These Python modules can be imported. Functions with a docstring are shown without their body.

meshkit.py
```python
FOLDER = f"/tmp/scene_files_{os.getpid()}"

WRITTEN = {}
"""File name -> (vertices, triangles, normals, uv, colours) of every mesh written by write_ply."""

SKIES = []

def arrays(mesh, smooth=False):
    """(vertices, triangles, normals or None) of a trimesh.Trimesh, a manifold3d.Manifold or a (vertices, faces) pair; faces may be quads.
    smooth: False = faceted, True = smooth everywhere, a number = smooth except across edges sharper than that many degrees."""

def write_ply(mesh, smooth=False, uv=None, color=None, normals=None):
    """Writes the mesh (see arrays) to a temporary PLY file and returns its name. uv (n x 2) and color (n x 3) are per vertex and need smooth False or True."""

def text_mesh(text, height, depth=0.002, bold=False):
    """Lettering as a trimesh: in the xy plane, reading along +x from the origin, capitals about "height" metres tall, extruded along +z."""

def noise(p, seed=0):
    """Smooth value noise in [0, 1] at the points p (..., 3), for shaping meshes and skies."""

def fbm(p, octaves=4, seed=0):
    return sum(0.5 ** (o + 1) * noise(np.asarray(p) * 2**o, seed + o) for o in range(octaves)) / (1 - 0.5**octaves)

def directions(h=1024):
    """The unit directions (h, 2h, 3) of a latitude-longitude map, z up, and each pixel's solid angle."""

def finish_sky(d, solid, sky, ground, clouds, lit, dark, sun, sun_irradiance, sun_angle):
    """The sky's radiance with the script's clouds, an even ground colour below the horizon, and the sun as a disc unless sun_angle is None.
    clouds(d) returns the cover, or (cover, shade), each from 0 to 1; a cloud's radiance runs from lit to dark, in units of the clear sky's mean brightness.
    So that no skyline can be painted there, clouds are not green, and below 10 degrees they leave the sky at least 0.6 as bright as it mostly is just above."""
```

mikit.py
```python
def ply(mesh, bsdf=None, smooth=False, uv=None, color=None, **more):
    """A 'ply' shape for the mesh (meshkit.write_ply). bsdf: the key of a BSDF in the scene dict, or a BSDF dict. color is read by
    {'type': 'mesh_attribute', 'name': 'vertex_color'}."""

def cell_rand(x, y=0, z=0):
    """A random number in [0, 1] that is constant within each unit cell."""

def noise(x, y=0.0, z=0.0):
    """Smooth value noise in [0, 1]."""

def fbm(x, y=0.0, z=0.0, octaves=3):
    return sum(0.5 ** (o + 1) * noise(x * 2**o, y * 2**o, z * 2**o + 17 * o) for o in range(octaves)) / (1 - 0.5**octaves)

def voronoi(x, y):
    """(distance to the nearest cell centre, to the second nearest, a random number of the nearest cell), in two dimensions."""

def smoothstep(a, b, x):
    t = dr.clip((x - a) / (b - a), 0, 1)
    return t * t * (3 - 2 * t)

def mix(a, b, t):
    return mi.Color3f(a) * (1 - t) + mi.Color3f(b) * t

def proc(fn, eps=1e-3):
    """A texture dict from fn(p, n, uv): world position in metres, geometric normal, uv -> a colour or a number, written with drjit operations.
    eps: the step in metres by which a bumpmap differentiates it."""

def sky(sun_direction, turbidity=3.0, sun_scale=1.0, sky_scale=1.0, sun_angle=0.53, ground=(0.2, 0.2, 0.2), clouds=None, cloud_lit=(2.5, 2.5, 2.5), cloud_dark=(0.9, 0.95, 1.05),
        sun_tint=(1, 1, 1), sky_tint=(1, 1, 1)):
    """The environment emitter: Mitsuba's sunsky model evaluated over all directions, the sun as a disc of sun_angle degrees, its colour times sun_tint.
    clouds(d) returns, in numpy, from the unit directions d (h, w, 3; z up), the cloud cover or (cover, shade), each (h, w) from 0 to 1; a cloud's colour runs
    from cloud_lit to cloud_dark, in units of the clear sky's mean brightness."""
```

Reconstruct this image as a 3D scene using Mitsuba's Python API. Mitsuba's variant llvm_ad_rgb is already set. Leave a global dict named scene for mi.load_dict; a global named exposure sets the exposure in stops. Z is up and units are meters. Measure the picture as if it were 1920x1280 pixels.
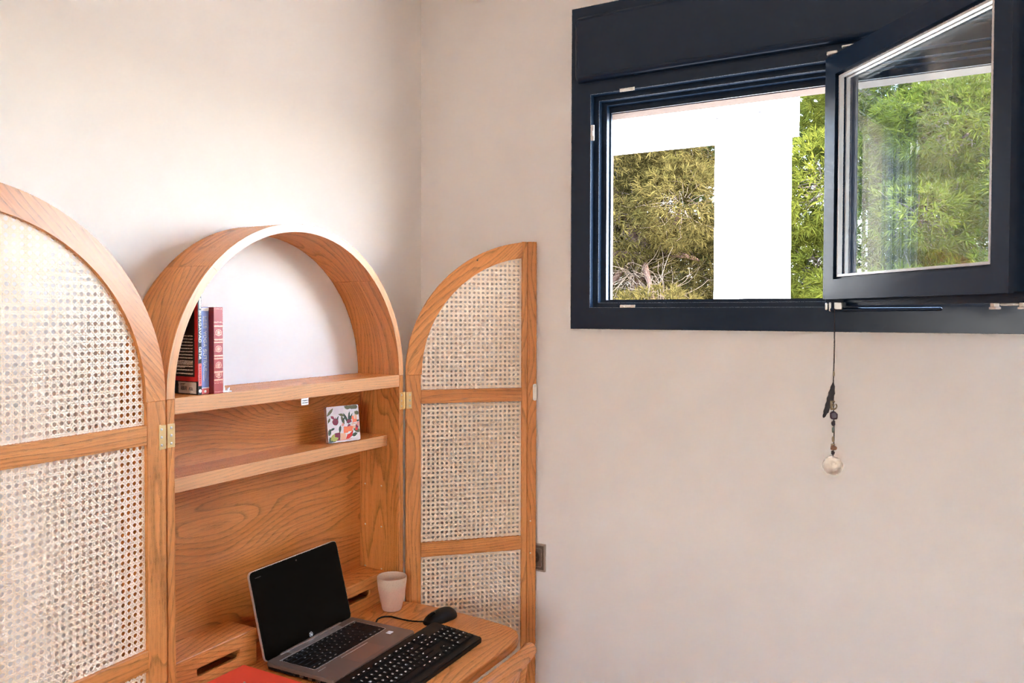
import math, random
import numpy as np, trimesh, manifold3d as m3
import drjit as dr
import mitsuba as mi
import shapely.geometry as sg, shapely.affinity as sa
from shapely.ops import unary_union
import mikit, meshkit
from mikit import noise, fbm, cell_rand, smoothstep, mix, proc

scene, labels = {}, {}
rng = np.random.default_rng(7)

# ------------------------------------------------------------------ camera
def camera():
    F_PX, PY = 1488.945, 623.356
    y, p, r = np.radians([29.4342, -1.2519, 0.1762])
    F = np.array([np.cos(p)*np.cos(y), np.cos(p)*np.sin(y), np.sin(p)])
    R = np.cross(F, [0, 0, 1]); R /= np.linalg.norm(R)
    U = np.cross(R, F)
    R, U = np.cos(r)*R + np.sin(r)*U, np.cos(r)*U - np.sin(r)*R
    M = np.eye(4); M[:3, 0] = -R; M[:3, 1] = U; M[:3, 2] = F; M[:3, 3] = [-2.2917, -1.6634, 1.6]
    return {'type': 'perspective', 'fov': math.degrees(2*math.atan(960/F_PX)), 'fov_axis': 'x', 'near_clip': 0.01, 'far_clip': 500.0,
            'principal_point_offset_x': 0.0, 'principal_point_offset_y': (640-PY)/1280, 'to_world': mi.ScalarTransform4f(M.tolist())}
scene['camera'] = camera()

# ------------------------------------------------------------------ light
SUN = np.array([-0.30, -0.66, 0.68]); SUN /= np.linalg.norm(SUN)
scene['sky'] = mikit.sky(SUN, turbidity=4.0, sun_scale=0.0, sky_scale=1.0, ground=(0.42, 0.38, 0.32), sky_tint=(1.15, 1.0, 0.88))
scene['sun'] = {'type': 'directional', 'direction': (-SUN).tolist(), 'irradiance': {'type': 'rgb', 'value': [0.20, 0.180, 0.152]}}
exposure = 7.6

# ------------------------------------------------------------------ materials
def rgb(*c): return {'type': 'rgb', 'value': list(c)}
def mat(name, color, rough=0.5, metallic=0.0, spec=0.5, **k):
    scene[name] = {'type': 'twosided', 'b': {'type': 'principled', 'base_color': color if isinstance(color, dict) else rgb(*color), 'roughness': rough, 'metallic': metallic, 'specular': spec, **k}}
    return name

OAK_L, OAK_M, OAK_D = (0.70, 0.295, 0.088), (0.50, 0.165, 0.034), (0.15, 0.040, 0.008)
def oak_fn(p, n, uv):
    u, v = uv.x, uv.y
    k = dr.floor((u + 5.0) / 10.0)
    tone = cell_rand(k, 3.0, 1.0)
    w = fbm(u*1.7, v*7.0, k, octaves=2)
    w2 = noise(u*7.0, v*60.0, k)
    ph = v*70.0 + w*17.0 + w2*0.5
    f = ph - dr.floor(ph)
    line = dr.power(f, 5.0) * smoothstep(1.0, 0.9, f)
    band = noise(ph*0.5, k*3.1)
    pore = smoothstep(0.60, 0.86, noise(u*55.0, v*1500.0, k)) * (0.35 + 0.65*f)
    streak = noise(u*3.0, v*320.0, k)
    c = mix(OAK_L, OAK_M, dr.clip(0.15 + 0.45*band + 0.45*streak - 0.3*(tone-0.5), 0, 1))
    return mix(c, OAK_D, dr.clip(0.66*line + 0.40*pore, 0, 0.88))
mat('oak', proc(oak_fn), 0.34, spec=0.5, clearcoat=0.6, clearcoat_gloss=0.6)
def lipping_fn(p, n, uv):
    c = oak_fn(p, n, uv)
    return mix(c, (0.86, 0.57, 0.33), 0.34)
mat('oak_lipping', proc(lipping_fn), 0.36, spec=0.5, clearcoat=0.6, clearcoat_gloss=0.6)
def wall_fn(p, n, uv):
    return mix((0.745, 0.705, 0.67), (0.765, 0.725, 0.69), noise(p.x*3, p.y*3, p.z*3))
mat('paint_wall', proc(wall_fn), 0.9, spec=0.1)
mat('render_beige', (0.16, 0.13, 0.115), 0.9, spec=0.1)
mat('paint_ceiling', (0.82, 0.80, 0.77), 0.9, spec=0.1)
mat('paint_outside', (0.86, 0.85, 0.83), 0.9, spec=0.1)
def floor_fn(p, n, uv):
    row = dr.floor(p.y/0.18)
    x = p.x/1.2 + cell_rand(row)
    t = cell_rand(dr.floor(x), row)
    g = noise(p.x*6, p.y*160)
    return mix((0.62, 0.44, 0.29), (0.50, 0.34, 0.21), dr.clip(0.5*t + 0.5*g, 0, 1))
mat('floor_wood', proc(floor_fn), 0.45)
mat('aluminium_slate', (0.005, 0.015, 0.033), 0.30, spec=0.32)
mat('slate_inner', (0.012, 0.017, 0.024), 0.5)
mat('gasket_grey', (0.55, 0.53, 0.52), 0.35, metallic=0.4)
mat('highlight_grey', (0.16, 0.20, 0.25), 0.3, metallic=0.5)
mat('steel', (0.72, 0.70, 0.66), 0.3, metallic=0.9)
mat('brass', (0.78, 0.56, 0.27), 0.32, metallic=0.85)
mat('cream_metal', (0.80, 0.74, 0.66), 0.4)
scene['glass'] = {'type': 'thindielectric', 'int_ior': 1.52}
scene['glass_tinted'] = {'type': 'thindielectric', 'int_ior': 1.52, 'specular_transmittance': rgb(0.86, 0.94, 0.97)}
def cane_fn(p, n, uv):
    return mix((0.88, 0.75, 0.60), (0.80, 0.64, 0.47), noise(p.x*60, p.y*60, p.z*25))
mat('cane', proc(cane_fn), 0.45)
mat('laptop_grey', (0.21, 0.155, 0.125), 0.38, metallic=0.5)
mat('laptop_rim', (0.60, 0.56, 0.53), 0.3, metallic=0.8)
mat('plastic_black', (0.004, 0.0035, 0.003), 0.42, spec=0.2)
mat('key_black', (0.005, 0.0045, 0.004), 0.5, spec=0.15)
mat('screen_black', (0.002, 0.0015, 0.001), 0.12, spec=0.06)
mat('legend_white', (0.85, 0.85, 0.82), 0.6)
mat('logo_silver', (0.75, 0.75, 0.75), 0.4)
mat('touchpad', (0.24, 0.165, 0.13), 0.3, metallic=0.5)
def cup_fn(p, n, uv):
    s = smoothstep(0.66, 0.80, noise(p.x*800, p.y*800, p.z*800))
    b = fbm(p.x*40, p.y*40, p.z*30)
    h = smoothstep(0.795, 0.775, p.z + 0.02*(b-0.5))
    return mix(mix((0.66, 0.49, 0.36), (0.68, 0.42, 0.31), h), (0.34, 0.22, 0.14), 0.45*s)
mat('ceramic', proc(cup_fn), 0.4)
mat('red_cover', (0.74, 0.065, 0.028), 0.6)
mat('paper', (0.82, 0.77, 0.68), 0.8)
mat('book_black', (0.012, 0.011, 0.012), 0.35)
mat('book_red', (0.50, 0.022, 0.025), 0.4)
mat('book_rose', (0.72, 0.16, 0.14), 0.45)
mat('book_blue', (0.22, 0.28, 0.58), 0.45)
mat('leather_red', (0.16, 0.012, 0.012), 0.35)
mat('leather_spine', (0.42, 0.065, 0.06), 0.38)
mat('gilt', (0.80, 0.42, 0.32), 0.4, metallic=0.2)
mat('print_white', (0.84, 0.80, 0.76), 0.55)
mat('ink_dark', (0.03, 0.028, 0.026), 0.6)
mat('barcode_paper', (0.55, 0.49, 0.44), 0.7)
mat('tile_side', (0.30, 0.15, 0.10), 0.6)
for nm, c in dict(print_pale=(0.68, 0.63, 0.61), print_lilac=(0.66, 0.58, 0.60), print_olive=(0.12, 0.11, 0.045), print_green=(0.05, 0.075, 0.05), print_lime=(0.42, 0.42, 0.10), print_plum=(0.22, 0.03, 0.055), print_orange=(0.82, 0.20, 0.08), print_red=(0.55, 0.03, 0.02), print_sand=(0.72, 0.42, 0.27), print_pink=(0.70, 0.30, 0.24)).items():
    mat(nm, c, 0.45)
mat('plate_taupe', (0.15, 0.11, 0.085), 0.35, metallic=0.35)
mat('plate_dark', (0.05, 0.034, 0.026), 0.35)
mat('plate_rim', (0.42, 0.36, 0.31), 0.3, metallic=0.5)
mat('cord_black', (0.03, 0.02, 0.022), 0.6)
mat('feather_black', (0.022, 0.020, 0.024), 0.6)
mat('pendant_bronze', (0.22, 0.17, 0.10), 0.4, metallic=0.6)
mat('stone_violet', (0.05, 0.028, 0.045), 0.4)
mat('stone_green', (0.12, 0.16, 0.13), 0.35)
mat('stone_sand', (0.34, 0.26, 0.16), 0.4)
mat('stone_brown', (0.22, 0.09, 0.045), 0.35)
scene['crystal_glass'] = {'type': 'roughdielectric', 'int_ior': 1.16, 'alpha': 0.06, 'specular_transmittance': rgb(0.88, 0.84, 0.80)}
mat('quartz_white', (0.85, 0.82, 0.82), 0.25)
def leaf(name, a, b, tr):
    def fn(p, n, uv): return mix(a, b, noise(p.x*2.3, p.y*2.3, p.z*2.3)*0.5 + cell_rand(p.x*9, p.y*9, p.z*9)*0.5)
    scene[name] = {'type': 'principledthin', 'base_color': proc(fn), 'roughness': 0.5, 'diff_trans': tr, 'spec_trans': 0.0}
leaf('leaf_olive', (0.042, 0.038, 0.011), (0.072, 0.056, 0.021), 0.6)
leaf('leaf_green', (0.048, 0.062, 0.010), (0.095, 0.098, 0.016), 0.7)
leaf('leaf_dark', (0.020, 0.028, 0.011), (0.030, 0.040, 0.014), 0.6)
mat('bark', (0.065, 0.036, 0.026), 0.9)
mat('twig', (0.075, 0.055, 0.040), 0.9)
mat('bounce_stone', (0.66, 0.60, 0.53), 0.9, spec=0.1)
mat('ground_earth', (0.46, 0.40, 0.32), 0.95, spec=0.1)

# ------------------------------------------------------------------ mesh helpers
I4 = np.eye(4)
def tm(v, f): return trimesh.Trimesh(np.asarray(v, float), np.asarray(f, int), process=False)
def man(m):
    mm = m.to_mesh(); return tm(mm.vert_properties[:, :3], mm.tri_verts)
def cbox(lo, hi, b=0.001):
    lo, hi = np.array(lo, float), np.array(hi, float)
    lo, hi = np.minimum(lo, hi), np.maximum(lo, hi)
    b = min(b, 0.45*(hi-lo).min())
    if b <= 0: return trimesh.creation.box(bounds=[lo, hi])
    pts = []
    for i in range(3):
        for c in np.ndindex(2, 2, 2):
            q = np.where(c, hi - b, lo + b); q[i] = hi[i] if c[i] else lo[i]; pts.append(q)
    return trimesh.convex.convex_hull(np.array(pts))
def box(lo, hi): return trimesh.creation.box(bounds=[np.minimum(lo, hi), np.maximum(lo, hi)])
def cat(ms): return trimesh.util.concatenate(list(ms))
def ext(poly, t0, t1, M=None):
    """Polygon(s) in (a, b) extruded from t0 to t1: local axes (a, b, t)."""
    out = []
    for g in getattr(poly, 'geoms', [poly]):
        if g.is_empty or g.area < 1e-10: continue
        m = trimesh.creation.extrude_polygon(g, t1-t0, engine='earcut'); m.apply_translation([0, 0, t0]); out.append(m)
    m = cat(out)
    if M is not None: m.apply_transform(M)
    return m
def axes(o, a, b, t):
    M = np.eye(4); M[:3, 0], M[:3, 1], M[:3, 2], M[:3, 3] = a, b, t, o
    return M
def fixed(m):
    if m.is_watertight and m.volume < 0: m.invert()
    return m
def lathe(profile, n=48, c=(0, 0, 0)):
    m = trimesh.creation.revolve(np.array(profile), sections=n); m.apply_translation(c); return m
def sph(c, r, n=1): 
    m = m3.Manifold.sphere(r, n); return m.translate(list(map(float, c)))
def chain(pts, rs, n=16, ref=None):
    """Continuous tapered tube through the points, with round ends."""
    parts = []
    for a, b, ra, rb in zip(pts[:-1], pts[1:], rs[:-1], rs[1:]):
        parts.append(m3.Manifold.batch_hull([sph(a, ra, n), sph(b, rb, n)]))
    return man(m3.Manifold.batch_boolean(parts, m3.OpType.Add))
def smoothpath(pts, n=24):
    from scipy.interpolate import CubicSpline
    pts = np.array(pts, float); t = np.r_[0, np.cumsum(np.linalg.norm(np.diff(pts, axis=0), axis=1))]
    return CubicSpline(t, pts)(np.linspace(0, t[-1], n))
def tube(pts, r, k=8):
    pts = np.array(pts, float); rs = np.broadcast_to(r, len(pts)); V, F = [], []
    d = np.gradient(pts, axis=0); d /= np.linalg.norm(d, axis=1, keepdims=True)
    x = np.cross(d[0], [0.3, 0.2, 0.93]); x /= np.linalg.norm(x)
    for i in range(len(pts)):
        x = x - d[i]*(x@d[i]); x /= np.linalg.norm(x); y = np.cross(d[i], x)
        a = np.arange(k)*2*np.pi/k
        V.append(pts[i] + rs[i]*(np.cos(a)[:, None]*x + np.sin(a)[:, None]*y))
    n = len(pts)
    for i in range(n-1):
        for j in range(k):
            a, b = i*k+j, i*k+(j+1) % k
            F += [[a, b, b+k], [a, b+k, a+k]]
    V = np.vstack(V + [pts[:1], pts[-1:]]); c0, c1 = n*k, n*k+1
    for j in range(k):
        F += [[c0, (j+1) % k, j], [c1, (n-1)*k+j, (n-1)*k+(j+1) % k]]
    return tm(V, F)

UVN = [0]
def wood(key, mesh, along, M=None, m='oak', fn=None, **lab):
    """One wooden part: planar uv in metres with u along the grain; along is a local axis or fn maps local points and normals to uv."""
    UVN[0] += 1
    P = mesh.triangles.reshape(-1, 3); N = np.repeat(mesh.face_normals, 3, axis=0)
    if fn is not None: uv = fn(P, N)
    else:
        a = along; k = np.abs(N).argmax(1); o = [i for i in range(3) if i != a]
        vax = np.where(k == o[0], o[1], o[0])
        u, v = P[:, a], np.take_along_axis(P, vax[:, None], 1)[:, 0]
        end = k == a
        u = np.where(end, P[:, o[0]], u); v = np.where(end, P[:, o[1]], v)
        uv = np.stack([u, v], 1)
    uv = uv + [10.0*UVN[0], 1.37*UVN[0] % 3.1]
    W = P if M is None else trimesh.transformations.transform_points(P, M)
    put(key, tm(W, np.arange(len(W)).reshape(-1, 3)), m, uv=uv, **lab)
def put(key, mesh, m, smooth=False, uv=None, label=None, kind=None, category=None, group=None):
    base, i = key, 1
    while key in scene:
        key = f'{base}_{i:03d}'; i += 1
    scene[key] = mikit.ply(mesh, m, smooth=smooth, uv=uv)
    tag(key, label, category, group, kind)
    return key
def tag(key, label=None, category=None, group=None, kind=None):
    d = {k: v for k, v in dict(label=label, category=category, group=group, kind=kind).items() if v}
    if d: labels[key] = d
def structure(key, label): tag(key, label, kind='structure')

# ------------------------------------------------------------------ numbers of the place (metres; corner of the room at the origin)
XL, XR, D = -1.1427, -0.3427, 0.1669          # inner sides and front plane of the cabinet
TH = 0.0205
XC, ZS, RI = (XL+XR)/2, 1.4147, 0.40
RX0, RY0, H = -4.4, -3.9, 2.72                # the rest of the room

# ------------------------------------------------------------------ structure
put('floor', box([RX0-.2, RY0-.2, -.1], [.14, .2, 0]), 'floor_wood'); structure('floor', 'warm wooden plank floor of the room')
put('ceiling', box([RX0-.2, RY0-.2, H], [.14, .2, H+.2]), 'paint_ceiling'); structure('ceiling', 'plain white ceiling')
put('wall_left', box([RX0-.2, 0, 0], [0, .2, H]), 'paint_wall'); structure('wall_left', 'warm white painted wall behind the arched desk')
def slab(lo, hi, holes):
    m = m3.Manifold.cube((np.array(hi)-lo).tolist()).translate(list(map(float, lo)))
    for a, b in holes: m -= m3.Manifold.cube((np.array(b)-a).tolist()).translate(list(map(float, a)))
    return man(m)
WYL, WYR, WZB, WZT = -0.600, -2.78, 1.570, 2.548    # recess for the window frame
put('wall_right', slab([0, RY0-.2, 0], [.07, .2, H], [([-.1, WYR, WZB], [.2, WYL, WZT])]), 'paint_wall')
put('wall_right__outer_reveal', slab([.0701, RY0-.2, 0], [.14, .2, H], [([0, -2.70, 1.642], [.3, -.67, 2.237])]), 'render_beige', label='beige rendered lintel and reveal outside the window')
structure('wall_right', 'white painted wall holding the dark window')
put('wall_near', slab([RX0-.2, RY0-.2, 0], [0, RY0, H], [([-3.1, RY0-.5, 0.02], [-2.2, RY0+.5, 2.1])]), 'paint_wall'); structure('wall_near', 'white painted wall on the near side of the room')
put('wall_back', slab([RX0-.2, RY0, 0], [RX0, 0, H], [([RX0-.5, -2.45, 0.9], [RX0+.5, -1.6, 2.0])]), 'paint_wall'); structure('wall_back', 'white painted wall with a small added fill window behind the camera')
put('bounce_terrace', cbox([.15, -6, -.118], [4.6, 6, -.02], .005), 'bounce_stone'); structure('bounce_terrace', 'unseen pale slab added outside the window to bounce daylight indoors')  # unseen slab, added pale to bounce daylight up through the window
put('ground', box([-60, -60, -.5], [60, 60, -.12]), 'ground_earth'); structure('ground', 'dry earth outside the house')
def glazed(name, o, a, w, h, lab):
    """Added glazed fill window in the plane spanned by a and z."""
    a = np.array(a, float); t = np.cross(a, [0, 0, 1.0]); M = axes(o, a, [0, 0, 1], t)
    outer = sg.box(0, 0, w, h); leaves = [sg.box(.06, .06, w/2-.03, h-.06), sg.box(w/2+.03, .06, w-.06, h-.06)]
    put(name+'__frame', fixed(ext(outer.difference(unary_union(leaves)), -.03, .03, M)), 'aluminium_slate')
    for g in leaves: put(name+'__pane', ext(sg.box(*np.array(g.bounds)+[-.01, -.01, .01, .01]), -.004, -.003, M).submesh([[0, 1]], append=True) if False else tm((np.array(M[:3, :3]@np.array([[x, y, 0] for x, y in [(g.bounds[0], g.bounds[1]), (g.bounds[2], g.bounds[1]), (g.bounds[2], g.bounds[3]), (g.bounds[0], g.bounds[3])]]).T).T + M[:3, 3]), [[0, 1, 2], [0, 2, 3]]), 'glass')
    structure(name, lab)
glazed('fill_window_2', [RX0-.1, -2.45, .9], [0, 1, 0], .85, 1.1, 'small unseen glazed window added behind the camera for fill light')  # unseen window, added to let fill daylight into the room
put('door_2', cbox([-3.1, RY0-.06, .02], [-2.2, RY0-.02, 2.1], .003), 'paint_outside'); structure('door_2', 'white inner door on the near side of the room')

# ------------------------------------------------------------------ window
def ring(y0, z0, y1, z1, Y0, Z0, Y1, Z1, xa, xb):
    """Rectangular ring in the wall plane from x = xa to xb."""
    P = sg.box(min(y0, y1), z0, max(y0, y1), z1).difference(sg.box(min(Y0, Y1), Z0, max(Y0, Y1), Z1))
    return fixed(ext(P, xa, xb, axes([0, 0, 0], [0, 1, 0], [0, 0, 1], [1, 0, 0])))
MU0, MU1 = -1.346, -1.400
def frame_rings():
    R = -2.735
    A = sg.box(R-.02, 1.560, -.616, 2.345).difference(unary_union([sg.box(MU0, 1.625, -.657, 2.283), sg.box(R+.02, 1.625, MU1, 2.283)]))
    B = sg.box(R-.02, 1.570, -.620, 2.345).difference(unary_union([sg.box(MU0-.004, 1.640, -.674, 2.267), sg.box(R+.012, 1.640, MU1+.004, 2.267)]))
    C = sg.box(R-.02, 1.575, -.630, 2.345).difference(unary_union([sg.box(MU0-.006, 1.648, -.690, 2.2575), sg.box(R+.006, 1.648, MU1+.006, 2.2575)]))
    Dd = sg.box(R-.02, 1.575, -.630, 2.345).difference(unary_union([sg.box(MU0-.008, 1.650, -.694, 2.239), sg.box(R+.004, 1.650, MU1+.008, 2.239)]))
    M = axes([0, 0, 0], [0, 1, 0], [0, 0, 1], [1, 0, 0])
    return [fixed(ext(p, a, b, M)) for p, a, b in ((A, -.014, .0115), (B, .012, .0345), (C, .035, .0595), (Dd, .06, .0695))]
def bevel_ring(P, xa, xb, M):
    return fixed(ext(P, xa, xb, M))
put('window_1__frame', cat(frame_rings()), 'aluminium_slate')
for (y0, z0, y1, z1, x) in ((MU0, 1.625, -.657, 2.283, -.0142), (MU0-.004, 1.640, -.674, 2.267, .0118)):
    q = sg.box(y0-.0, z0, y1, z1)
    put('window_1__edge_highlight', fixed(ext(q.buffer(.0011, join_style=2).difference(q.buffer(.0001, join_style=2)), x-.0006, x+.0001, axes([0, 0, 0], [0, 1, 0], [0, 0, 1], [1, 0, 0]))), 'highlight_grey', label='thin pale strip painted as the bright edge highlight of the frame step')  # pale strips painted in place of bright highlights on the frame edges
put('window_1__trim', cat([ring(-.589, 1.558, -2.81, 2.559, -.6155, 1.588, -2.76, 2.535, -.0105, -.0005)]), 'aluminium_slate')
def rounded_panel(y0, y1, z0, z1, x0, x1, r, n=6):
    """Roller box: a panel proud of the wall (front at x0) with rounded edges."""
    pts = []
    for y, sy in ((y0, 1), (y1, -1)):
        for z, sz in ((z0, 1), (z1, -1)):
            for i in range(n+1):
                for j in range(n+1):
                    a, b = i/n*math.pi/2, j/n*math.pi/2
                    d = np.array([math.cos(a)*math.cos(b), math.sin(b), math.sin(a)*math.cos(b)])
                    pts.append([x0 + r - r*d[0], y + sy*(r - r*d[1]), z + sz*(r - r*d[2])])
            pts.append([x1, y, z])
    return trimesh.convex.convex_hull(np.array(pts))
put('window_1__backing', box([-.0125, -2.765, 2.3455], [-.0008, -.6005, 2.545]), 'aluminium_slate')
put('window_1__roller_box', rounded_panel(-2.79, -.611, 2.3225, 2.522, -.044, -.002, .018), 'aluminium_slate', smooth=35, label='slate grey roller shutter box above the panes')
M_ = axes([0, 0, 0], [0, 1, 0], [0, 0, 1], [1, 0, 0])
def pane_mesh(lo, hi, M):
    q = np.array([[lo[0], lo[1], 0], [hi[0], lo[1], 0], [hi[0], hi[1], 0], [lo[0], hi[1], 0]])
    return tm(trimesh.transformations.transform_points(q, M), [[0, 1, 2], [0, 2, 3]])
put('window_1__fixed_pane', pane_mesh((-2.735, 1.645), (MU1+.006, 2.245), axes([.064, 0, 0], [0, 1, 0], [0, 0, 1], [1, 0, 0])), 'glass', label='fixed glass pane beside the open sash')
# keepers (lock plates) on the frame
def keeper(y0, y1, z0, z1, x=-.016):
    body = [cbox([x, y0, z0], [x+.004, y1, z1], .0006)]
    L = (y1-y0) if abs(y1-y0) > (z1-z0) else None
    if L: body += [cbox([x-.004, y0+.30*L, z0+.002], [x, y0+.55*L, z1-.002], .0006), cbox([x-.003, y0+.70*L, z0+.001], [x, y0+.86*L, z1-.003], .0006)]
    else: body += [cbox([x-.004, y0+.002, z0+.3*(z1-z0)], [x, y1-.002, z0+.6*(z1-z0)], .0006)]
    return cat(body)
put('window_1__keeper', keeper(-.800, -.752, 2.2795, 2.2890), 'steel', label='bright lock keeper on the top of the frame')
put('window_1__keeper', keeper(-.668, -.657, 2.142, 2.190), 'steel', label='bright lock keeper on the left side of the frame')
put('window_1__keeper', keeper(-.806, -.757, 1.624, 1.633), 'steel', label='bright lock keeper on the bottom of the frame')
# open casement sash, seen from its outer side
T0 = math.radians(39.61)
SE = np.array([-math.cos(T0), -math.sin(T0), 0]); SB = np.array([math.sin(T0), -math.cos(T0), 0])
SM = axes([-.0206, -1.341, 0], SE, [0, 0, 1], SB)
def sring(s0, z0, s1, z1, w, t0, t1, wz=None):
    return fixed(ext(sg.box(s0, z0, s1, z1).difference(sg.box(s0+w, z0+(wz or w), s1-w, z1-(wz or w))), t0, t1, SM))
put('window_1__sash__outer_frame', cat([sring(0, 1.645, .630, 2.286, .046, .0, .012, .052), sring(.004, 1.649, .626, 2.282, .048, .012, .048, .054)]), 'aluminium_slate')
put('window_1__sash__overlap', cat([sring(-.012, 1.628, .656, 2.300, .060, .0482, .066), sring(-.004, 1.637, .645, 2.292, .050, .044, .0482)]), 'aluminium_slate')
put('window_1__sash__gasket', cat([sring(.0525, 1.7035, .5775, 2.2275, .006, .006, .018), sring(.0535, 1.7045, .5765, 2.2265, .005, .026, .036)]), 'gasket_grey', label='pale gasket strips around the pane')
for t in (.034, .046):
    put('window_1__sash__pane', pane_mesh((.0535, 1.7045), (.5765, 2.2265), SM @ axes([0, 0, t], [1, 0, 0], [0, 1, 0], [0, 0, 1])), 'glass_tinted')
def sbox(s0, s1, z0, z1, t0, t1, b=.0008):
    m = cbox([s0, z0, t0], [s1, z1, t1], b); m.apply_transform(SM); return fixed(m)
for s in (.534, .607):
    put('window_1__sash__locking_pin', cat([sbox(s-.006, s+.006, 1.620, 1.628, .050, .062), sbox(s-.010, s+.010, 1.615, 1.620, .050, .062)]), 'steel', label='small steel locking pin under the sash')
put('window_1__sash__drip_catch', sbox(.553, .590, 1.622, 1.628, .049, .064, .002), 'gasket_grey')
# corner hinge and stay bar from which the charm hangs
put('window_1__hinge', cat([cbox([-.040, -1.392, 1.617], [-.018, -1.372, 1.638], .002), chain([(-.030, -1.352, 1.632), (-.030, -1.352, 1.620)], [.004, .004]), chain([(-.032, -1.361, 1.634), (-.032, -1.361, 1.616)], [.0035, .0035])]), 'steel', smooth=40, label='steel corner hinge of the sash')
put('window_1__stay_bar', chain([(-.034, -1.366, 1.617), (-.034, -1.62, 1.619)], [.0052, .0045], 20), 'aluminium_slate', smooth=40)
put('window_1__top_hinge', cat([cbox([-.036, -1.372, 2.292], [-.018, -1.345, 2.302], .002), cbox([-.060, -1.425, 2.298], [-.045, -1.385, 2.305], .002)]), 'steel')
structure('window_1', 'dark slate window with a roller box, one sash swung into the room')

# ------------------------------------------------------------------ arched secretary desk
DESK = 'secretary_desk'
YB = -.004
def side(x0, x1): return cbox([x0, -D, 0.0], [x1, YB, ZS-.0004], .0012)
wood(DESK+'__side_panel', side(XL-TH, XL), 2)
wood(DESK+'__side_panel', side(XR, XR+TH), 2)
def arc_seg(a0, a1, r0, r1, y0, y1, n):
    A = np.linspace(a0, a1, n+1); V = []
    for a in A:
        for r, y in ((r0, y0), (r1, y0), (r1, y1), (r0, y1)):
            V.append([XC + r*math.cos(a), y, ZS + r*math.sin(a)])
    F = []
    for i in range(n):
        for j in range(4):
            a, b = i*4+j, i*4+(j+1) % 4
            F += [[a, b, b+4], [a, b+4, a+4]]
    F += [[0, 2, 1], [0, 3, 2], [n*4, n*4+1, n*4+2], [n*4, n*4+2, n*4+3]]
    m = tm(V, F); m.fix_normals(); return m
def arc_uv(P, N):
    a = np.arctan2(P[:, 2]-ZS, P[:, 0]-XC); r = np.hypot(P[:, 2]-ZS, P[:, 0]-XC)
    front = np.abs(N[:, 1]) > .7
    return np.stack([a*.41, np.where(front, r, P[:, 1])], 1)
JO = [math.pi, math.radians(135.0), math.radians(90.3), math.radians(45.2), 0.0]
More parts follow.
